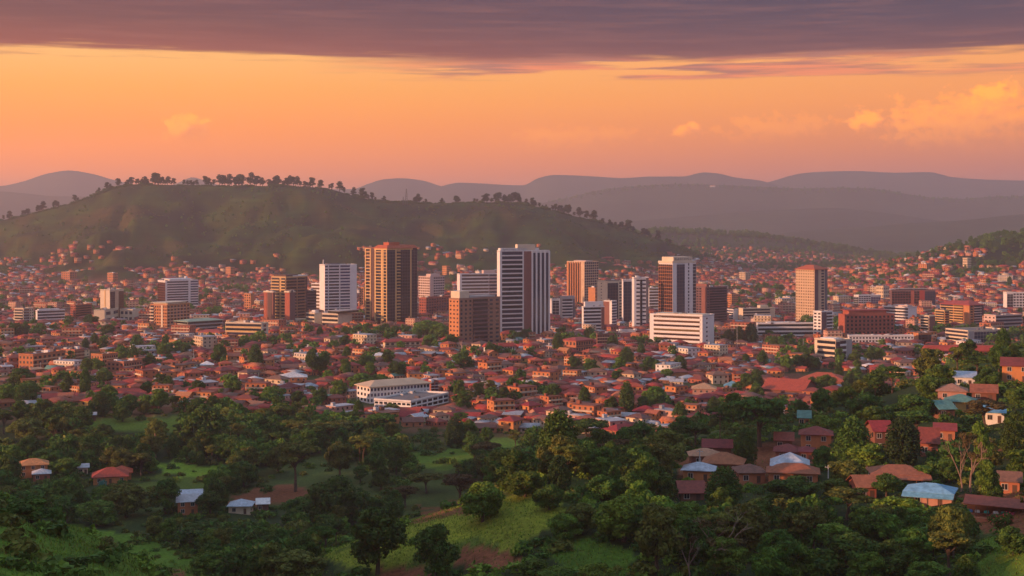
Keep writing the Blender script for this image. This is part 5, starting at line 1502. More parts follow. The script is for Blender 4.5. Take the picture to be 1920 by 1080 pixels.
# trees picked out on the photograph: kind, leaf, px, top, base, width
D, M_, G_, O_, RS_, PN = 'leaf_dark', 'leaf_mid', 'leaf_bright', 'leaf_olive', 'leaf_russet', 'leaf_pine'
HAND = [
 ('round', D, 708, 952, 1077, 112), ('round', D, 817, 982, 1092, 86), ('dome', D, 631, 886, 987, 104), ('umbrella', O_, 554, 822, 922, 92), ('round', O_, 637, 828, 895, 56), ('round', D, 705, 831, 895, 40), ('round', D, 743, 826, 890, 46),
 ('umbrella', RS_, 760, 910, 952, 60), ('umbrella', O_, 800, 887, 925, 64), ('umbrella', RS_, 862, 887, 948, 92), ('umbrella', RS_, 915, 827, 884, 72), ('round', D, 940, 838, 905, 56), ('cone', PN, 853, 783, 838, 40),
 ('umbrella', O_, 636, 787, 832, 90), ('umbrella', D, 717, 773, 822, 62), ('bush', D, 730, 930, 970, 62), ('dome', M_, 905, 898, 978, 80), ('dome', D, 595, 980, 1024, 66), ('dome', M_, 510, 985, 1042, 64), ('dome', O_, 552, 1030, 1088, 112),
 ('cone', D, 1048, 770, 884, 84), ('dome', D, 1002, 794, 868, 66), ('umbrella', D, 1104, 782, 856, 80), ('umbrella', RS_, 1161, 822, 887, 92), ('umbrella', O_, 1208, 793, 838, 80), ('umbrella', D, 1304, 791, 840, 60), ('round', O_, 1252, 803, 894, 78),
 ('umbrella', D, 1424, 738, 838, 132), ('umbrella', D, 1395, 768, 832, 60), ('cone', D, 1398, 802, 874, 46), ('round', M_, 1109, 851, 899, 44), ('cone', PN, 1048, 854, 923, 48), ('dome', D, 1126, 889, 936, 66), ('dome', D, 1229, 867, 948, 76),
 ('cone', D, 1357, 875, 957, 68), ('dome', G_, 1170, 920, 1015, 108), ('round', O_, 1232, 944, 1078, 106), ('dome', M_, 1294, 936, 1012, 78), ('bare', RS_, 1342, 968, 1080, 124), ('bare', RS_, 1290, 1000, 1085, 60), ('dome', G_, 1120, 1054, 1098, 72), ('dome', M_, 1000, 1046, 1094, 72), ('dome', M_, 1042, 1060, 1100, 70),
 ('cone', D, 1600, 782, 880, 70), ('cone', PN, 1692, 782, 875, 72), ('umbrella', D, 1718, 768, 815, 88), ('umbrella', RS_, 1846, 748, 806, 88), ('dome', D, 1708, 736, 784, 86), ('round', G_, 1546, 776, 824, 68), ('dome', M_, 1634, 758, 805, 66), ('round', G_, 1626, 829, 884, 74),
 ('dome', D, 1545, 834, 876, 42), ('dome', D, 1490, 889, 940, 100), ('dome', M_, 1571, 896, 928, 68), ('umbrella', O_, 1588, 912, 974, 104), ('wispy', O_, 1476, 930, 998, 80), ('wispy', O_, 1510, 936, 1000, 70), ('round', D, 1662, 888, 934, 56), ('dome', G_, 1682, 927, 998, 104), ('dome', D, 1790, 944, 1014, 96),
 ('umbrella', O_, 1780, 994, 1078, 100), ('dome', G_, 1556, 978, 1020, 88), ('dome', M_, 1484, 1006, 1090, 92), ('dome', D, 1590, 992, 1094, 132), ('cone', M_, 1812, 1042, 1096, 52), ('dome', M_, 1712, 985, 1060, 84), ('dome', D, 1668, 1010, 1092, 90), ('bare', RS_, 1822, 806, 922, 76), ('bare', RS_, 1800, 820, 922, 60), ('wispy', M_, 1840, 792, 926, 44),
 ('round', M_, 1850, 862, 940, 46), ('round', M_, 1910, 840, 902, 46), ('dome', D, 1910, 768, 828, 54), ('umbrella', D, 1832, 666, 700, 68), ('dome', D, 1851, 688, 730, 52), ('round', M_, 1880, 662, 698, 34), ('cone', D, 1900, 645, 676, 22), ('round', M_, 1762, 682, 730, 62), ('dome', M_, 1740, 702, 752, 52), ('dome', M_, 1906, 726, 764, 50),
 ('dome', D, 16, 848, 912, 46), ('dome', M_, 124, 857, 890, 54), ('round', D, 309, 899, 964, 60), ('round', D, 394, 920, 967, 52), ('round', D, 462, 828, 887, 60), ('dome', O_, 237, 902, 970, 84), ('umbrella', D, 386, 978, 1030, 116), ('wispy', O_, 292, 783, 858, 46), ('dome', D, 390, 755, 852, 86), ('dome', D, 358, 790, 850, 50),
 ('round', D, 36, 690, 736, 56), ('dome', D, 150, 826, 862, 60), ('dome', M_, 418, 868, 922, 52), ('dome', O_, 50, 780, 830, 70), ('round', D, 104, 762, 812, 56), ('dome', M_, 150, 758, 806, 52), ('dome', D, 196, 793, 822, 42), ('dome', M_, 86, 840, 880, 60), ('dome', D, 520, 792, 850, 66), ('dome', D, 580, 800, 850, 52),
 ('dome', D, 500, 770, 815, 60), ('dome', D, 60, 930, 980, 90), ('dome', M_, 180, 935, 985, 80), ('dome', D, 120, 905, 950, 70), ('dome', D, 470, 975, 1018, 76), ('dome', M_, 400, 1030, 1085, 80), ('dome', D, 440, 1018, 1062, 70), ('dome', D, 660, 905, 975, 66), ('dome', D, 560, 930, 985, 70), ('dome', M_, 985, 880, 932, 70), ('dome', D, 1030, 905, 955, 60),
 ('dome', O_, 1090, 940, 1000, 70), ('dome', M_, 1060, 960, 1012, 66), ('dome', D, 1420, 930, 990, 70), ('dome', D, 1390, 960, 1010, 70), ('dome', D, 1860, 900, 940, 40), ('dome', M_, 1740, 1050, 1100, 80), ('dome', D, 1900, 985, 1040, 60), ('dome', M_, 1330, 940, 985, 60), ('round', D, 1780, 860, 905, 50), ('dome', M_, 1730, 870, 905, 50),
 # in the town
 ('dome', D, 410, 642, 684, 30), ('cone', D, 479, 646, 697, 30), ('round', D, 308, 644, 669, 32), ('dome', D, 59, 634, 660, 26), ('round', D, 586, 652, 704, 26), ('dome', D, 606, 660, 702, 24), ('cone', D, 672, 750, 786, 22), ('dome', D, 868, 656, 697, 44), ('cone', D, 925, 676, 702, 20), ('cone', D, 1046, 624, 664, 22),
 ('cone', D, 1175, 651, 688, 31), ('dome', D, 1218, 667, 702, 38), ('dome', D, 1076, 666, 690, 24), ('cone', D, 1175, 715, 777, 30), ('dome', D, 1233, 733, 768, 48), ('cone', D, 1096, 725, 764, 24), ('dome', D, 1146, 741, 776, 26), ('cone', D, 1275, 754, 795, 31), ('cone', D, 1338, 744, 782, 28), ('dome', D, 975, 690, 720, 24), ('dome', D, 1008, 715, 742, 36),
 ('cone', PN, 1366, 618, 652, 24), ('cone', PN, 1386, 612, 652, 26), ('cone', PN, 1408, 606, 648, 28), ('cone', D, 1653, 684, 724, 31), ('dome', D, 1562, 716, 744, 17), ('dome', D, 1519, 664, 694, 28), ('dome', M_, 1607, 672, 698, 18), ('dome', M_, 675, 698, 728, 52), ('dome', M_, 710, 700, 726, 46), ('dome', D, 740, 610, 636, 30), ('dome', M_, 800, 598, 632, 56), ('dome', M_, 825, 604, 634, 40),
 ('dome', D, 690, 604, 630, 26), ('dome', D, 655, 612, 634, 24), ('cone', D, 600, 612, 634, 14), ('dome', D, 170, 588, 612, 30), ('dome', D, 345, 640, 668, 26), ('dome', D, 230, 752, 790, 34), ('cone', D, 160, 690, 745, 22), ('dome', D, 1160, 690, 716, 26), ('dome', D, 560, 730, 765, 32), ('cone', D, 520, 745, 790, 24), ('dome', D, 960, 722, 752, 30), ('dome', D, 1420, 690, 714, 30), ('dome', M_, 1250, 690, 712, 26),
]
RIDGE = [(8, 8), (20, 12), (43, 10), (53, 10), (76, 14), (83, 12), (98, 10), (107, 12), (142, 15), (186, 10), (200, 12), (208, 10), (224, 11), (238, 12), (246, 10), (258, 11), (270, 12), (278, 13), (291, 17), (298, 15), (306, 12), (316, 15), (325, 12), (345, 12), (355, 12), (370, 11), (385, 14), (394, 17), (402, 14), (411, 16), (419, 14),
         (430, 16), (437, 17), (447, 14), (457, 17), (468, 20), (478, 15), (490, 13), (503, 11), (508, 10), (517, 16), (524, 13), (535, 14), (545, 15), (552, 14), (561, 13), (570, 12), (580, 12), (588, 15), (602, 13), (624, 10), (638, 16), (644, 11), (662, 14), (678, 15), (685, 16), (698, 12), (722, 12), (777, 8), (785, 14), (800, 6), (828, 7),
         (853, 11), (862, 12), (888, 7), (907, 12), (915, 12), (924, 8), (935, 16), (943, 14), (949, 12), (957, 12), (963, 14), (968, 14), (977, 12), (985, 9), (994, 11), (1005, 11), (1013, 10), (1025, 10), (1039, 12), (1052, 12), (1060, 9), (1067, 13), (1076, 9), (1088, 13), (1101, 11), (1112, 13), (1127, 11), (1142, 14), (1154, 12), (1166, 10), (1178, 16),
         (1188, 9), (1208, 10), (1214, 9), (1236, 12), (1258, 8), (1285, 9)]
# ------------------------------------------------------------------ scatter: candidates for houses and trees
FOOT_A = np.array(FOOT)
# grid hash of the kept-clear discs
CELL = 20.0
_blk = {}
for i, (fx, fy, fr) in enumerate(FOOT):
    for a in range(int((fx - fr - 8) // CELL), int((fx + fr + 8) // CELL) + 1):
        for b in range(int((fy - fr - 8) // CELL), int((fy + fr + 8) // CELL) + 1):
            _blk.setdefault((a, b), []).append(i)


def clear_of(x, y, r):
    for i in _blk.get((int(x // CELL), int(y // CELL)), ()):
        fx, fy, fr = FOOT[i]
        if (x - fx) ** 2 + (y - fy) ** 2 < (fr + r) ** 2:
            return False
    return True


# --- houses of the town, row on row
hw = np.array([h[6] for h in HP], float)
hw /= hw.sum()
tall_ids = [i for i, h in enumerate(HP) if h[2] >= 2]
H_ = []          # proto, x, y, z, yaw, scale
y = 640.0
rr = np.random.default_rng(21)
while y < 4300:
    step = 11.0 if y < 1500 else 12.8 if y < 2600 else 22.0
    xm = 0.44 * y + 20
    x = -xm + rr.uniform(0, 8)
    while x < xm:
        xx, yy = x + rr.uniform(-2.2, 2.2), y + rr.uniform(-3.4, 3.4)
        k = int(rr.choice(len(HP), p=hw))
        if HP[k][2] >= 4 and y < 1150 or (HP[k][2] >= 4 and y > 2300 and rr.uniform() < .8):
            k = int(rr.integers(0, 6))
        x += (HP[k][0] + rr.uniform(1.0, 5.2)) * (0.92 if y < 2600 else 1.5)
        H_.append((k, xx, yy, rr.uniform(0, 1)))
    y += step
hx = np.array([h[1] for h in H_])
hy = np.array([h[2] for h in H_])
hk = np.array([h[0] for h in H_])
hu = np.array([h[3] for h in H_])
hpx = hx * F / hy + 960
hz = zlook(hpx, hy)
hpy = HOR + (CAMZ - hz) * F / hy
# where the town is: thins out into trees at its near edge, climbs the slopes in clusters


def town_edge(px):
    return np.interp(px, [-100, 0, 250, 450, 600, 850, 950, 1100, 1350, 1500, 1700, 2000], [775, 775, 775, 780, 765, 735, 700, 672, 668, 720, 790, 800])


edge = town_edge(hpx)
keep = hu < np.clip(0.45 + (hy - edge) / 120, 0, 0.95) * (hy > edge)
clump = fbm(hx / 55, hy / 55, 3, 91)
keep &= clump > np.where(hy < 1150, 0.34, 0.30)
rise = hz - 4
hill_n = fbm(hx / 130, hy / 130, 4, 93)
main = (hpx < 1320) & (hy > 2250)
lim = np.interp(rise, [0, 8, 30, 60, 95], [0.28, 0.40, 0.50, 0.57, 0.72])
keep &= ~main | ((hill_n > lim) & (hpy > 440 + 30 * (fbm(hx / 300, hy / 300, 2, 5) - .5)))
rightside = (hpx >= 1320) & (hy > 1900)
keep &= ~rightside | ((hill_n > np.interp(rise, [0, 20, 60, 90], [0.36, 0.42, 0.58, 0.7])) & (hpy > 462) & ~((hpx > 1750) & (hpy < 500) & (hill_n < .6)))
keep &= hy < np.where(hpx < 1250, 3050, 4300)
for i in np.nonzero(keep)[0]:
    if not clear_of(hx[i], hy[i], 5.0):
        keep[i] = False
idx = np.nonzero(keep)[0]
hx, hy, hk, hu, hpx, hz, hpy = hx[idx], hy[idx], hk[idx], hu[idx], hpx[idx], hz[idx], hpy[idx]
NH = len(idx)
dirn = fbm(hx / 140, hy / 140, 2, 95) * 5.0
hyaw = dirn + rr.choice([0, 0, math.pi / 2], NH) * 0.8 + rr.normal(size=NH) * 0.15 - 2.6
hyaw = (hyaw + 1.1) % 2.2 - 1.1          # fronts turned more or less to the viewer
hs_ = rr.uniform(0.74, 1.12, NH)
hw_ = np.array([HP[k][0] for k in hk]) * hs_ * 1.0
hh_ = np.array([HP[k][2] * 2.9 + 2.0 for k in hk]) * hs_

# --- trees: wooded slopes near by, groves and single crowns in the town, scrub on the hills
T_ = []


def in_view_gap(px, py, Y, h, r):
    """False where a tree would stand in front of a field or of a picked out house"""
    hp = h * F / Y
    for q in HERO_BOX:
        if Y < q[4] and q[0] - hp * .4 < px < q[1] + hp * .4 and py - hp < q[3] and py > q[2]:
            return False
    for kind, tone, poly in PATCHES:
        xs = [p[0] for p in poly]
        if px < min(xs) - hp * .4 or px > max(xs) + hp * .4:
            continue
        for t in (0.25, 0.6, 0.95):
            if poly_mask(np.array([px]), np.array([py - hp * t]), poly)[0]:
                return r.uniform() < 0.06
    return True


def add_trees(n, x0, x1, y0, y1, dens, kinds, hrange, seed, town=False):
    r = np.random.default_rng(seed)
    yy = np.sqrt(r.uniform(y0 ** 2, y1 ** 2, n))
    px = r.uniform(x0, x1, n)
    xx = (px - 960) / F * yy
    zz_ = zlook(px, yy)
    py = HOR + (CAMZ - zz_) * F / yy
    d = dens(px, py, xx, yy)
    ok = r.uniform(0, 1, n) < d
    pk = patch_at(px, py, xx, yy)
    ok &= (pk == 0)
    for i in np.nonzero(ok)[0]:
        h = r.uniform(*hrange)
        if yy[i] < 900 and not in_view_gap(px[i], py[i], yy[i], h, r):
            continue
        if not clear_of(xx[i], yy[i], 1.0 if town else 3.0):
            continue
        kd = kinds[int(r.integers(len(kinds)))]
        wr = r.uniform(0.8, 1.25)
        T_.append((TID[kd], xx[i], yy[i], zz_[i], h, TW[kd[0]] * h / TH.get(kd[0], 10.0) * wr, r.uniform(0, 6.28)))


WOOD = [('dome', D), ('dome', D), ('dome', M_), ('round', D), ('round', M_), ('dome', O_), ('umbrella', O_), ('round', O_), ('umbrella', D), ('cone', D), ('dome', D)]
TOWN = [('dome', D), ('round', D), ('cone', D), ('dome', M_), ('round', M_), ('dome', D)]
add_trees(3250, -350, 1000, 470, 900, lambda px, py, x, y: (0.9 - 0.6 * sstep(y, 740, 800)) * sstep(fbm(x / 45, y / 45, 3, 201), 0.42, 0.56) * np.where(y > town_edge(px) - 8, .5, 1), WOOD, (6, 13), 31)
add_trees(700, -350, 700, 300, 480, lambda px, py, x, y: 0.75 + 0 * x, WOOD, (5, 10), 32)
add_trees(1250, 850, 2450, 360, 700, lambda px, py, x, y: 0.8 * sstep(fbm(x / 30, y / 30, 3, 203), 0.40, 0.58) * np.where(y > town_edge(px) - 12, .12, 1), WOOD, (7, 13), 33)
add_trees(280, 950, 2450, 240, 360, lambda px, py, x, y: 0.85 * sstep(px, 950, 1150), WOOD, (6, 11), 34)
add_trees(2600, -60, 1980, 800, 1400, lambda px, py, x, y: 0.8 * sstep(fbm(x / 60, y / 60, 3, 205), 0.555, 0.64) + 0.035, TOWN, (6, 14), 35, True)
add_trees(3600, -60, 1980, 1400, 2500, lambda px, py, x, y: 0.8 * sstep(fbm(x / 110, y / 110, 3, 207), 0.55, 0.64) + 0.03, TOWN, (6, 13), 36, True)
add_trees(5200, -60, 1980, 2400, 3250, lambda px, py, x, y: 0.04 + 0.6 * sstep(fbm(x / 90, y / 90, 4, 209), 0.52, 0.64), TOWN, (3.5, 7.5), 37, True)
add_trees(2600, 1150, 1980, 3250, 4620, lambda px, py, x, y: 0.25 + 0.75 * sstep(fbm(x / 150, y / 150, 3, 211), 0.46, 0.58), TOWN, (7, 14), 38, True)
add_trees(700, 1180, 1980, 4540, 4680, lambda px, py, x, y: 0.8 + 0 * x, TOWN, (10, 20), 39, True)
add_trees(500, 1500, 2000, 2560, 2760, lambda px, py, x, y: 0.5 * sstep(px, 1600, 1800), TOWN, (7, 14), 40, True)
add_trees(900, 950, 2000, 8880, 9060, lambda px, py, x, y: 0.5 + 0 * x, TOWN, (9, 18), 41, True)
TT = np.array(T_)
NT_ = len(TT)

# --- what can be seen: paint everything far to near into a small id buffer
BW, BH = 960, 540
buf = np.full((BH, BW), -1, np.int32)
items = []       # Y, px, top, base, w, code
for q in SCREEN:
    items.append((q[4], (q[0] + q[1]) / 2, q[2], q[3], q[1] - q[0], -2))
for i in range(NH):
    items.append((hy[i], hpx[i], hpy[i] - hh_[i] * F / hy[i], hpy[i], hw_[i] * F / hy[i], i))
for i in range(NT_):
    k, x, y_, z, h, w, a = TT[i]
    px_, py_ = proj(x, y_, z)
    items.append((y_, px_, py_ - h * F / y_, py_, w * F / y_ * 0.85, 100000 + i))
HAND_Y = []
for i, (kd, lm, px_, top, base, w) in enumerate(HAND):
    Y_ = hit(px_, base)
    HAND_Y.append(Y_)
    items.append((Y_, px_, top, base, w * .9, 200000 + i))
items.sort(key=lambda t: -t[0])
gpy = HOR + (CAMZ - ZG) * F / YG            # ground rows on screen, to hide what lies behind a crest
near_min = np.minimum.accumulate(gpy, axis=0)
for (Y_, px_, top, base, w, code) in items:
    a, b = int((px_ - w / 2) / 2), int(math.ceil((px_ + w / 2) / 2))
    if b <= 0 or a >= BW:
        continue
    iv = int(np.clip(np.searchsorted(YR, Y_) - 2, 0, len(YR) - 1))
    iu = int(np.clip(np.interp(px_, PXC, np.arange(len(PXC))), 0, len(PXC) - 1))
    bot = min(base, near_min[iv, iu], 1080)
    c, d = int(max(top, 0) / 2), int(bot / 2)
    if d <= c:
        continue
    buf[c:d + 1, max(a, 0):max(b, 0)] = code
ids, cnt = np.unique(buf, return_counts=True)
seen = dict(zip(ids.tolist(), cnt.tolist()))
h_seen = np.array([seen.get(i, 0) for i in range(NH)])
t_seen = np.array([seen.get(100000 + i, 0) for i in range(NT_)])
n_hero = sum(1 for o in scene.objects if o.get('category') == 'house')
order = np.argsort(-h_seen)
PICK_H = [i for i in order[:max(0, 296 - n_hero)] if h_seen[i] >= 12]
hand_ok = [i for i in range(len(HAND)) if seen.get(200000 + i, 0) >= 6]
quota = {'tree': 292, 'cypress': 250, 'umbrella tree': 250, 'slender tree': 50, 'shrub': 200, 'leafless tree': 50, 'pine': 0}
for i in hand_ok:
    quota[TCAT[HAND[i][0]]] -= 1
PICK_T = []
for i in np.argsort(-t_seen):
    c = TCAT[TP[int(TT[i][0])][0]]
    if t_seen[i] >= 26 and quota[c] > 0:
        PICK_T.append(i)
        quota[c] -= 1

# ------------------------------------------------------------------ words that single each one out
LAND += [('bright green field', 240, 792, 150, 340, 782, 810), ('yellow green field', 320, 908, 245, 395, 895, 920), ('radio mast', 762, 362, 758, 766, 343, 380)]
NAMED_TREES = {(1424, 738): 'huge flat topped tree', (1692, 782): 'darkest cypress', (1600, 782): 'tall left cypress', (1357, 875): 'cypress below rust roofs', (708, 952): 'big spur tree', (631, 886): 'great dark dome tree',
               (1048, 770): 'dark pointed hilltop tree', (1161, 822): 'hilltop umbrella tree', (1342, 968): 'big leafless tree', (309, 899): 'black round valley tree', (1232, 944): 'many stemmed olive tree', (479, 646): 'dark town cypress', (1175, 651): 'egg shaped cypress'}
ORD = ['nearest', 'second nearest', 'third nearest', 'fourth nearest', 'fifth nearest', 'sixth nearest', 'seventh nearest', 'eighth nearest', 'ninth nearest', 'tenth nearest', 'eleventh nearest', 'twelfth nearest']


def describe_all(rows):
    """rows: (key, attribute words, px, py) -> {key: label}; a landmark, a side and, where needed, a rank"""
    out, groups = {}, {}
    for key, attr, px, py in rows:
        best = []
        for nm, lx, ly, l0, l1, lt, lb in LAND:
            dx = 0 if l0 <= px <= l1 else (px - l1 if px > l1 else px - l0)
            dy = 0 if lt <= py <= lb else (py - lb if py > lb else py - lt)
            if dx == 0 and dy == 0:
                dx, dy = (px - lx) * .5, (py - ly) * .5 + .1
            best.append((math.hypot(dx, dy * 1.6), nm, dx, dy))
        best.sort()
        opts = []
        for d, nm, dx, dy in [q for q in best if len(q[1].split()) + len(attr.split()) + 5 <= 16][:5]:
            if abs(dx) > abs(dy) * 1.2:
                rel = 'left of' if dx < 0 else 'right of'
            else:
                rel = 'above' if dy < 0 else 'below'
            opts.append((d, nm, rel))
        groups.setdefault(attr, []).append((key, opts))
    for attr, lst in groups.items():
        use, rest = {}, []
        for key, opts in sorted(lst, key=lambda q: q[1][0][0]):
            # take the landmark with the fewest look-alikes among the three nearest
            o = min(opts[:3], key=lambda q: (len(use.get((q[1], q[2]), [])), q[0]))
            use.setdefault((o[1], o[2]), []).append((o[0], key))
        for (nm, rel), ks in use.items():
            ks.sort()
            for j, (d, key) in enumerate(ks):
                out[key] = f'{attr}, {ORD[min(j, 11)]} {rel} the {nm}' if len(ks) > 1 else f'{attr} just {rel} the {nm}'
    return out


rows = []
for i in PICK_H:
    rows.append((('h', i), HNAME[hk[i]], hpx[i], hpy[i] - hh_[i] * F / hy[i] * .5))
for i in PICK_T:
    k, x, y_, z, h, w, a = TT[i]
    px_, py_ = proj(x, y_, z)
    rows.append((('t', i), TP[int(k)][2], px_, py_ - h * F / y_ * .6))
hand_words = {}
for i in hand_ok:
    kd, lm, px_, top, base, w = HAND[i]
    nm = NAMED_TREES.get((px_, top))
    if nm:
        LAND.append((nm, px_, (top + base) / 2, px_ - w / 2, px_ + w / 2, top, base))
for i in hand_ok:
    kd, lm, px_, top, base, w = HAND[i]
    if not NAMED_TREES.get((px_, top)):
        rows.append((('g', i), ('large ' if w > 95 else '') + TP[TID[(kd, lm)]][2], px_, top + (base - top) * .4))
r = np.random.default_rng(404)
RIDGE = [(a + r.uniform(-3, 3), b * r.uniform(.72, 1.38)) for a, b in RIDGE]
for px_, hpix in list(RIDGE):          # the pines stand in uneven clumps: younger ones beside many of them
    if r.uniform() < .75:
        RIDGE.append((px_ + r.uniform(2.5, 5.5) * r.choice([-1, 1]), hpix * r.uniform(.45, .95)))
    if 240 < px_ < 600 and r.uniform() < .5:
        RIDGE.append((px_ + r.uniform(3, 8) * r.choice([-1, 1]), hpix * r.uniform(.4, .8)))
for i, (px_, hpix) in enumerate(RIDGE):
    rows.append((('r', i), ('short' if hpix < 10 else 'tall' if hpix > 14 else 'round topped') + ' pine on the hill crest', px_, 0))
LB = describe_all([q for q in rows if q[0][0] != 'r'])
# the pines stand in a line: name each by what lies straight below it, then by its rank from the left
towns = sorted([l for l in LAND if 200 < l[1] < 1300 and 440 < l[2] < 600], key=lambda l: l[1])
cols_ = [towns[0]]
for l in towns[1:]:
    if l[1] - cols_[-1][1] > 34:
        cols_.append(l)
by = {}
for key, attr, px_, py_ in rows:
    if key[0] == 'r':
        l = min(cols_ + [('west end of the hill', 60, 0, 0, 0, 0, 0)], key=lambda q: abs(q[1] - px_))
        by.setdefault((attr, l[0]), []).append((px_, key))
ORDL = ['first', 'second', 'third', 'fourth', 'fifth', 'sixth', 'seventh', 'eighth', 'ninth', 'tenth', 'eleventh', 'twelfth', 'thirteenth', 'fourteenth', 'fifteenth', 'sixteenth', 'seventeenth', 'eighteenth', 'nineteenth', 'twentieth']
for (attr, nm), ks in by.items():
    ks.sort()
    for j, (p, key) in enumerate(ks):
        where = f'above the {nm}' if nm[:4] != 'west' else 'near the left end'
        LB[key] = f'{attr} {where}' if len(ks) == 1 else f'{attr}, {ORDL[j]} from left {where}'

# ------------------------------------------------------------------ build them
for q, i in enumerate(PICK_H):
    place_house(int(hk[i]), (hx[i], hy[i], hz[i]), hyaw[i], (hs_[i],) * 3, LB[('h', i)], 'houses of the town', *(('apartment block', 'apartment_block') if HP[hk[i]][2] >= 4 else ('house', 'town_house')), full=q < 150)
ps, pt = set(PICK_H), set(PICK_T)
rest = np.array([i for i in range(NH) if i not in ps])
V, P, mi = merge(HMERGE, hk[rest], rotz(hyaw[rest], hs_[rest], hs_[rest], hs_[rest]), np.stack([hx[rest], hy[rest], hz[rest]], -1))
o = link('distant_houses', mesh_arrays('distant_houses', V, P, [MAT[m] for m in HMATS], mi))
tag(o, 'mass of small red roofed houses filling the valley floor and lower slopes', 'houses', kind='stuff')

for i in hand_ok:
    kd, lm, px_, top, base, w = HAND[i]
    Y_ = HAND_Y[i]
    x = (px_ - 960) / F * Y_
    nm = NAMED_TREES.get((px_, top))
    lab = LB[('g', i)] if not nm else TP[TID[(kd, lm)]][2] + ', the ' + nm
    z = float(zlook(px_, Y_))
    hreal = (base - top) * Y_ / F
    place_tree(TID[(kd, lm)], (x, Y_, z), (i * 2.39) % 6.28, w * Y_ / F / TW[kd], hreal / TH.get(kd, 10.0), lab, 'trees on the slopes' if Y_ < 800 else 'trees in the town', i)
for i in PICK_T:
    k, x, y_, z, h, w, a = TT[i]
    k = int(k)
    kd = TP[k][0]
    place_tree(k, (x, y_, z), a, w / TW[kd], h / TH.get(kd, 10.0), LB[('t', i)], 'trees on the slopes' if y_ < 800 else 'trees in the town', i)
for i, (px_, hpix) in enumerate(RIDGE):
    ys = YR[(YR > 2900) & (YR < 3400)]
    g = HOR + (CAMZ - zlook(np.full(len(ys), float(px_)), ys)) * F / ys
    Y_ = float(ys[np.argmin(g)])
    h = hpix * Y_ / F * 1.22
    place_tree(TID[('pine', PN)], ((px_ - 960) / F * Y_, Y_, float(zlook(px_, Y_))), i * 1.7, h / 10 * (1.1 + .35 * ((i * 37) % 10) / 10), h / 10, LB[('r', i)], 'pines along the hill crest', i)
rest = np.array([i for i in range(NT_) if i not in pt])
R_ = TT[rest]
th = np.array([TH.get(TP[int(k)][0], 10.0) for k in R_[:, 0]])
tw = np.array([TW[TP[int(k)][0]] for k in R_[:, 0]])
V, P, mi = merge(TMERGE, R_[:, 0].astype(int), rotz(R_[:, 6], R_[:, 5] / tw, R_[:, 5] / tw, R_[:, 4] / th), R_[:, 1:4])
o = link('woodland', mesh_arrays('woodland', V, P, [MAT[m] for m in TMATS], mi))
tag(o, 'mass of dark green trees between the houses and over the slopes', 'woodland', kind='stuff')


# undergrowth: bushes and tall herbs covering the near slopes
def undergrowth(name, n, x0, x1, y0, y1, hr, seed, dens, kinds, onfield=False):
    r = np.random.default_rng(seed)
    yy = np.sqrt(r.uniform(y0 ** 2, y1 ** 2, n))
    px = r.uniform(x0, x1, n)
    xx = (px - 960) / F * yy
    zz_ = zlook(px, yy)
    py = HOR + (CAMZ - zz_) * F / yy
    ok = r.uniform(0, 1, n) < dens(px, py, xx, yy)
    pk = patch_at(px, py, xx, yy)
    ok &= (pk == 0) | ((pk < 4) & (r.uniform(0, 1, n) < 0.16)) | ((pk == 5) & (r.uniform(0, 1, n) < 0.26))
    for i in np.nonzero(ok)[0]:
        if not clear_of(xx[i], yy[i], 0.5):
            ok[i] = False
    j = np.nonzero(ok)[0]
    h = r.uniform(hr[0], hr[1], len(j))
    kk = np.array([TID[kinds[q]] for q in r.integers(0, len(kinds), len(j))])
    s = h / 3.0 * r.uniform(.8, 1.5, len(j))
    V, P, mi = merge(TMERGE, kk, rotz(r.uniform(0, 6.28, len(j)), s, s, h / 3.0), np.stack([xx[j], yy[j], zz_[j] - 0.15], -1))
    o = link(name, mesh_arrays(name, V, P, [MAT[m] for m in TMATS], mi))
    return o, len(j)


BK = [('bush', M_), ('bush', D), ('bush', D), ('bush', O_)]
o, n_u1 = undergrowth('undergrowth', 7000, -350, 2450, 140, 470, (0.9, 2.6), 51, lambda px, py, x, y: 0.25 + 0.75 * sstep(fbm(x / 16, y / 16, 3, 301), 0.40, 0.56), BK + [('bush', G_)])
tag(o, 'dense bushes and tall herbs covering the near slopes', 'undergrowth', kind='stuff')
o, n_u2 = undergrowth('valley_scrub', 6000, -350, 2400, 460, 830, (1.2, 3.4), 52, lambda px, py, x, y: (0.2 + 0.7 * sstep(fbm(x / 26, y / 26, 3, 303), 0.42, 0.58)) * np.where(y > town_edge(px), .25, 1), BK)
tag(o, 'scrub between the valley fields', 'scrub', kind='stuff')
o, n_u3 = undergrowth('hillside_scrub', 9000, -60, 1980, 2350, 3320, (1.2, 3.2), 53, lambda px, py, x, y: 0.03 + 0.97 * sstep(y, 3240, 3300) * 0.5 + 0.9 * sstep(fbm(x / 120, y / 120, 4, 305), 0.50, 0.66), [('bush', D), ('bush', O_)])
tag(o, 'dark scrub dotted over the grassy hill', 'scrub', kind='stuff')


# low bushes all along the hill crest, between the trunks of the pines
r = np.random.default_rng(58)
cpx = np.sort(r.uniform(-20, 1320, 1500))
cpx = cpx[fbm(cpx / 14, cpx * 0, 3, 7) > 0.36]
ysr = YR[(YR > 2900) & (YR < 3400)]
gg = HOR + (CAMZ - zlook(cpx[:, None] + 0 * ysr[None], ysr[None] + 0 * cpx[:, None])) * F / ysr[None]
cy = ysr[np.argmin(gg, axis=1)] + r.uniform(-14, 10, len(cpx))
cx = (cpx - 960) / F * cy
ch = r.uniform(2.5, 7.0, len(cpx)) * np.clip(fbm(cpx / 40, cpx * 0, 2, 9) * 1.6, .5, 1.2)
V, P, mi = merge(TMERGE, np.array([TID[BK[q]] for q in r.integers(1, 3, len(cpx))]), rotz(cpx, ch / 2.6, ch / 2.6, ch / 3.0), np.stack([cx, cy, zlook(cpx, cy) - .2], -1))
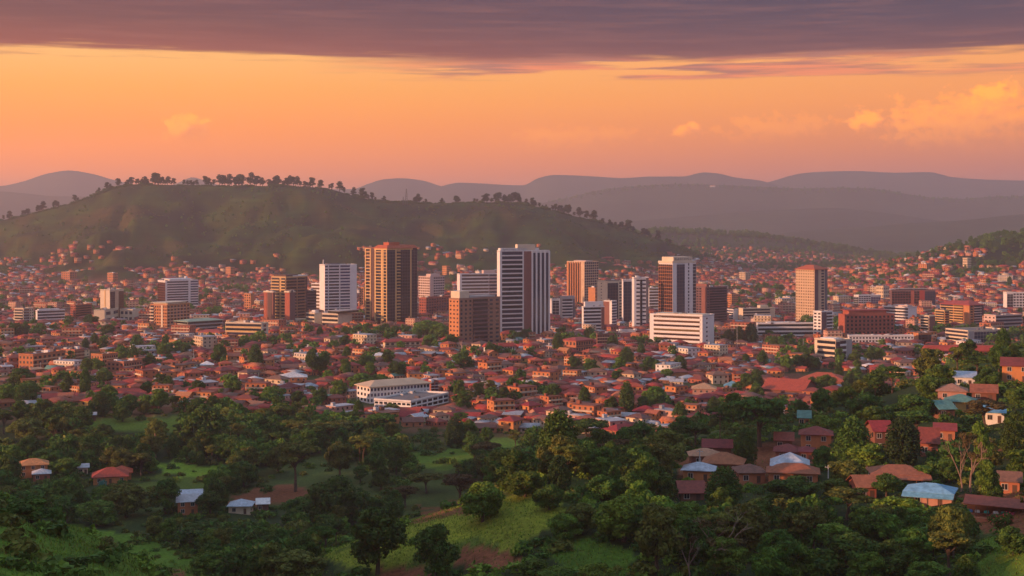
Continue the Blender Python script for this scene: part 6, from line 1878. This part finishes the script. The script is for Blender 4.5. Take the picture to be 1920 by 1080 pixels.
tag(link('crest_scrub', mesh_arrays('crest_scrub', V, P, [MAT[m] for m in TMATS], mi)), 'low dark bushes along the hill crest', 'scrub', kind='stuff')

# grass on the near mounds
def grass(name, n, y0, y1, seed):
    r = np.random.default_rng(seed)
    yy = np.sqrt(r.uniform(y0 ** 2, y1 ** 2, n))
    px = r.uniform(-250, 2200, n)
    xx = (px - 960) / F * yy
    zz_ = zlook(px, yy)
    py = HOR + (CAMZ - zz_) * F / yy
    pk = patch_at(px, py, xx, yy)
    ok = ((pk > 0) & (pk != 4)) | (r.uniform(0, 1, n) < .15)
    xx, yy, zz_ = xx[ok], yy[ok], zz_[ok]
    m = len(xx)
    V = np.zeros((m, 3, 3))
    a = r.uniform(0, 6.28, m)
    w, h = r.uniform(.05, .14, m), r.uniform(.2, .6, m)
    b = np.stack([xx, yy, zz_ - 0.03], -1)
    V[:, 0] = b + np.stack([np.cos(a) * w, np.sin(a) * w, 0 * a], -1)
    V[:, 1] = b - np.stack([np.cos(a) * w, np.sin(a) * w, 0 * a], -1)
    V[:, 2] = b + np.stack([r.normal(size=m) * .15, r.normal(size=m) * .15, h], -1)
    me = mesh_arrays(name, V.reshape(-1, 3), np.arange(m * 3).reshape(m, 3), [MAT['leaf_bright'], MAT['leaf_mid'], MAT['leaf_olive']], r.choice(3, m, p=[.3, .4, .3]))
    return link(name, me)


tag(grass('grass', 200000, 130, 420, 61), 'tall grass on the near mounds and spur', 'grass', kind='stuff')

# ------------------------------------------------------------------ masts, poles and small things
def lattice_mast(px_, Yb, h, label, cat='radio mast', name='radio_mast', w0=5.4, dish=True):
    x = (px_ - 960) / F * Yb
    o = link(name, None, None, (x, Yb, float(zlook(px_, Yb))))
    tag(o, label, cat)
    LN = MB()
    nseg = 9
    for sx in (-1, 1):
        for sy in (-1, 1):
            LN.tube([(sx * w0 / 2, sy * w0 / 2, -1), (sx * .6, sy * .6, h * .8)], [.5, .36], 4)
    for i in range(nseg):
        z0, z1 = h * .8 * i / nseg, h * .8 * (i + 1) / nseg
        a0, a1 = w0 / 2 + (.6 - w0 / 2) * i / nseg, w0 / 2 + (.6 - w0 / 2) * (i + 1) / nseg
        for (p, q) in (((-1, -1), (1, -1)), ((1, -1), (1, 1)), ((1, 1), (-1, 1)), ((-1, 1), (-1, -1))):
            LN.tube([(p[0] * a0, p[1] * a0, z0), (q[0] * a1, q[1] * a1, z1)], [.22, .22], 3)
    LN.obj('lattice', MAT['metal_dark'], o)
    MB().tube([(0, 0, h * .78), (0, 0, h)], [.5, .3], 5).obj('antenna', MAT['metal_pale'], o)
    if dish:
        MB().tube([(0, -1.2, h * .55), (0, -.5, h * .55)], [1.3, .5], 10).obj('dish', MAT['metal_pale'], o)
        MB().tube([(.9, -.9, h * .62), (.9, -.3, h * .62)], [1.0, .4], 10).obj('dish', MAT['metal_pale'], o)
    return o


lattice_mast(762, 3285, 47, 'tall lattice radio mast on the hill crest')
lattice_mast(756, 3285, 23, 'short lattice mast beside the tall radio mast', w0=3.0, dish=False)


def pole(px_, base, top, label, arm=True, pale=False):
    Y_ = hit(px_, base)
    h = (base - top) * Y_ / F
    o = link('utility_pole', None, None, ((px_ - 960) / F * Y_, Y_, float(zlook(px_, Y_))))
    tag(o, label, 'utility pole', 'utility poles')
    m = MAT['metal_pale' if pale else 'timber']
    MB().tube([(0, 0, -1), (0, 0, h)], [.18, .12], 7).obj('post', m, o)
    if arm:
        MB().box(-.9, .9, -.22, -.14, h - .6, h - .45).obj('crossarm', m, o)
        for k in (-.8, 0, .8):
            MB().tube([(k, -.18, h - .449), (k, -.18, h - .2)], [.05, .04], 5).obj('insulator', MAT['metal_pale'], o)


for q in ((612, 1018, 992, 'pale short pole on the grass spur beside bushes', False, True), (1350, 845, 778, 'tall timber pole left of the huge flat topped tree', True, False), (1312, 893, 843, 'grey pole standing before the shiny pale blue roof', True, True),
          (1553, 897, 872, 'grey pole left of the large rust roofed mint house', True, True), (1577, 895, 868, 'pair of pale poles, the left one, by the mint house', True, True), (1581, 896, 871, 'pair of pale poles, the right one, by the mint house', False, True),
          (76, 697, 679, 'white pole in front of the long orange brick flats', False, True), (363, 680, 654, 'white pole left of the cream chapel', False, True), (1037, 664, 640, 'pale pole left of the red brick school wing', False, True),
          (1382, 656, 608, 'tall bare mast pole in the dark conifer group', False, True), (1167, 648, 630, 'pole before the low white shed', False, True), (890, 650, 622, 'pole between orange slab and red panelled tower', False, False), (1506, 665, 635, 'grey pole left of the cream framed office', False, True)):
    pole(*q)


# turquoise leaved bush beside the wide red valley house
Y_ = hit(192, 915)
tb = link('turquoise_bush', None, None, ((192 - 960) / F * Y_, Y_, float(zlook(192, Y_))))
tag(tb, 'turquoise leaved bush in front of the wide red valley house', 'shrub')
r = np.random.default_rng(77)
lob = lobes_for('bush', r)
V, q = leaf_cloud(lob, 1500, .26, r)
link('crown', mesh_arrays('crown', V, q, [MAT['leaf_turquoise']]), tb)
trunk_mb('bush', lob, r).obj('trunk', MAT['bark'], tb)
tb.scale = (.82, .82, 1.25)

# market shelter at the right edge
Y_ = 292.0
sx = (1864 - 960) / F * Y_
sz = float(zlook(1864, Y_)) + 0.2
ms = link('market_shelter', None, None, (sx, Y_, sz))
ms.rotation_euler = (0, 0, -0.42)
tag(ms, 'long open market shelter with rusty red roof at the right edge', 'market shelter')
MB().add([(-6, -2.4, 2.5), (6, -2.4, 2.3), (6, 2.6, 3.3), (-6, 2.6, 3.6), (-6, -2.4, 2.62), (6, -2.4, 2.42), (6, 2.6, 3.42), (-6, 2.6, 3.72)], BOXF)
rb = MB()
rb.add([(-6, -2.4, 2.5), (6, -2.4, 2.3), (6, 2.6, 3.3), (-6, 2.6, 3.6), (-6, -2.4, 2.62), (6, -2.4, 2.42), (6, 2.6, 3.42), (-6, 2.6, 3.72)], BOXF)
rb.obj('roof', MAT['roof_rust'], ms)
MB().box(-5.6, 5.6, 2.0, 2.2, -2, 2.9).obj('back_wall', MAT['wall_brown'], ms)
MB().box(-6.2, 6.2, -3.0, 3.0, -3.5, 0).obj('floor', MAT['wall_terracotta'], ms)
for k in range(6):
    xx = -5.6 + 11.2 * k / 5
    MB().box(xx - .08, xx + .08, -2.15, -1.99, 0, 2.34).obj('post', MAT['timber'], ms)
MB().box(-5.2, 5.2, -1.7, -.9, .7, .78).obj('counter', MAT['timber'], ms)
for k, (xx, cm) in enumerate(((-4.6, 'cloth_blue'), (-3.2, 'cloth_white'), (-1.4, 'cloth_teal'), (.4, 'cloth_white'), (2.0, 'cloth_teal'), (3.6, 'cloth_pink'))):
    g = MB()
    g.box(-.5, .5, -.35, .35, 0, .32)
    g.box(-.42, .42, -.3, .3, .32, .5)
    o = g.obj('goods_pile', MAT[cm])
    c, s = math.cos(-.42), math.sin(-.42)
    o.location = (sx + xx * c + 1.3 * s, Y_ + xx * s - 1.3 * c, sz + .782)
    o.rotation_euler = (0, 0, -.42 + .1 * k)
    tag(o, ['blue bundle at the left end of the market counter', 'white bundle second from left on the market counter', 'teal bundle third from left on the market counter', 'white bundle right of the middle of the market counter', 'teal bundle second from right on the market counter', 'pink bundle at the right end of the market counter'][k], 'goods bundle', 'goods on the market counter')
# red flowering shrub below it
Y_ = 282.0
fs = link('flowering_shrub', None, None, ((1884 - 960) / F * Y_, Y_, float(zlook(1884, Y_))))
tag(fs, 'shrub dotted with red flowers below the market shelter', 'shrub')
r = np.random.default_rng(78)
lob = lobes_for('bush', r)
V, q = leaf_cloud(lob, 1500, .22, r)
link('crown', mesh_arrays('crown', V, q, [MAT['leaf_mid']]), fs)
V, q = leaf_cloud(lob, 160, .2, r, shell=1.0)
link('flowers', mesh_arrays('flowers', V * 1.02, q, [MAT['petal_red']]), fs)
fs.scale = (1.0, .9, .9)
# far lodge on the distant ridge
Y_ = 8970.0
lz = float(zlook(1336, Y_))
ld = link('ridge_lodge', None, None, ((1336 - 960) / F * Y_, Y_, lz))
tag(ld, 'pale lodge on the top of the far ridge', 'lodge')
for pn, b, m in house_parts(34, 14, 2, 'hip', 'wall_white', 'roof_orange', hs=4.5, foot=6):
    b.obj(pn, MAT[m], ld)
print('COUNTS houses', NH, 'picked', len(PICK_H), 'trees', NT_, 'picked', len(PICK_T), 'hand', len(hand_ok), 'of', len(HAND), 'under', n_u1, n_u2, n_u3, 'objects', len(scene.objects))
if TUNE:
    for i in range(len(HAND)):
        kd, lm, px_, top, base, w = HAND[i]
        Y_ = HAND_Y[i]
        print('HT', HAND[i], round(Y_), 'h', round((base - top) * Y_ / F, 1), 'w', round(w * Y_ / F, 1), 'seen', seen.get(200000 + i, 0))
# ------------------------------------------------------------------ haze: one box of even pale air round everything
def build_haze():
    b = MB()
    b.box(-16000, 22000, -700, 20500, -25, 620)
    m = bpy.data.materials.new('haze_air')
    m.use_nodes = True
    nt = m.node_tree
    nt.nodes.clear()
    v = nt.nodes.new('ShaderNodeVolumePrincipled')
    v.inputs['Color'].default_value = HAZE_COLOR + (1.0,)
    v.inputs['Density'].default_value = HAZE_DENSITY
    v.inputs['Anisotropy'].default_value = 0.5
    o = nt.nodes.new('ShaderNodeOutputMaterial')
    nt.links.new(v.outputs[0], o.inputs['Volume'])
    h = b.obj('haze', m)
    tag(h, kind='stuff')


HAZE_DENSITY = 0.000098
HAZE_COLOR = (0.97, 0.87, 0.93)
build_haze()
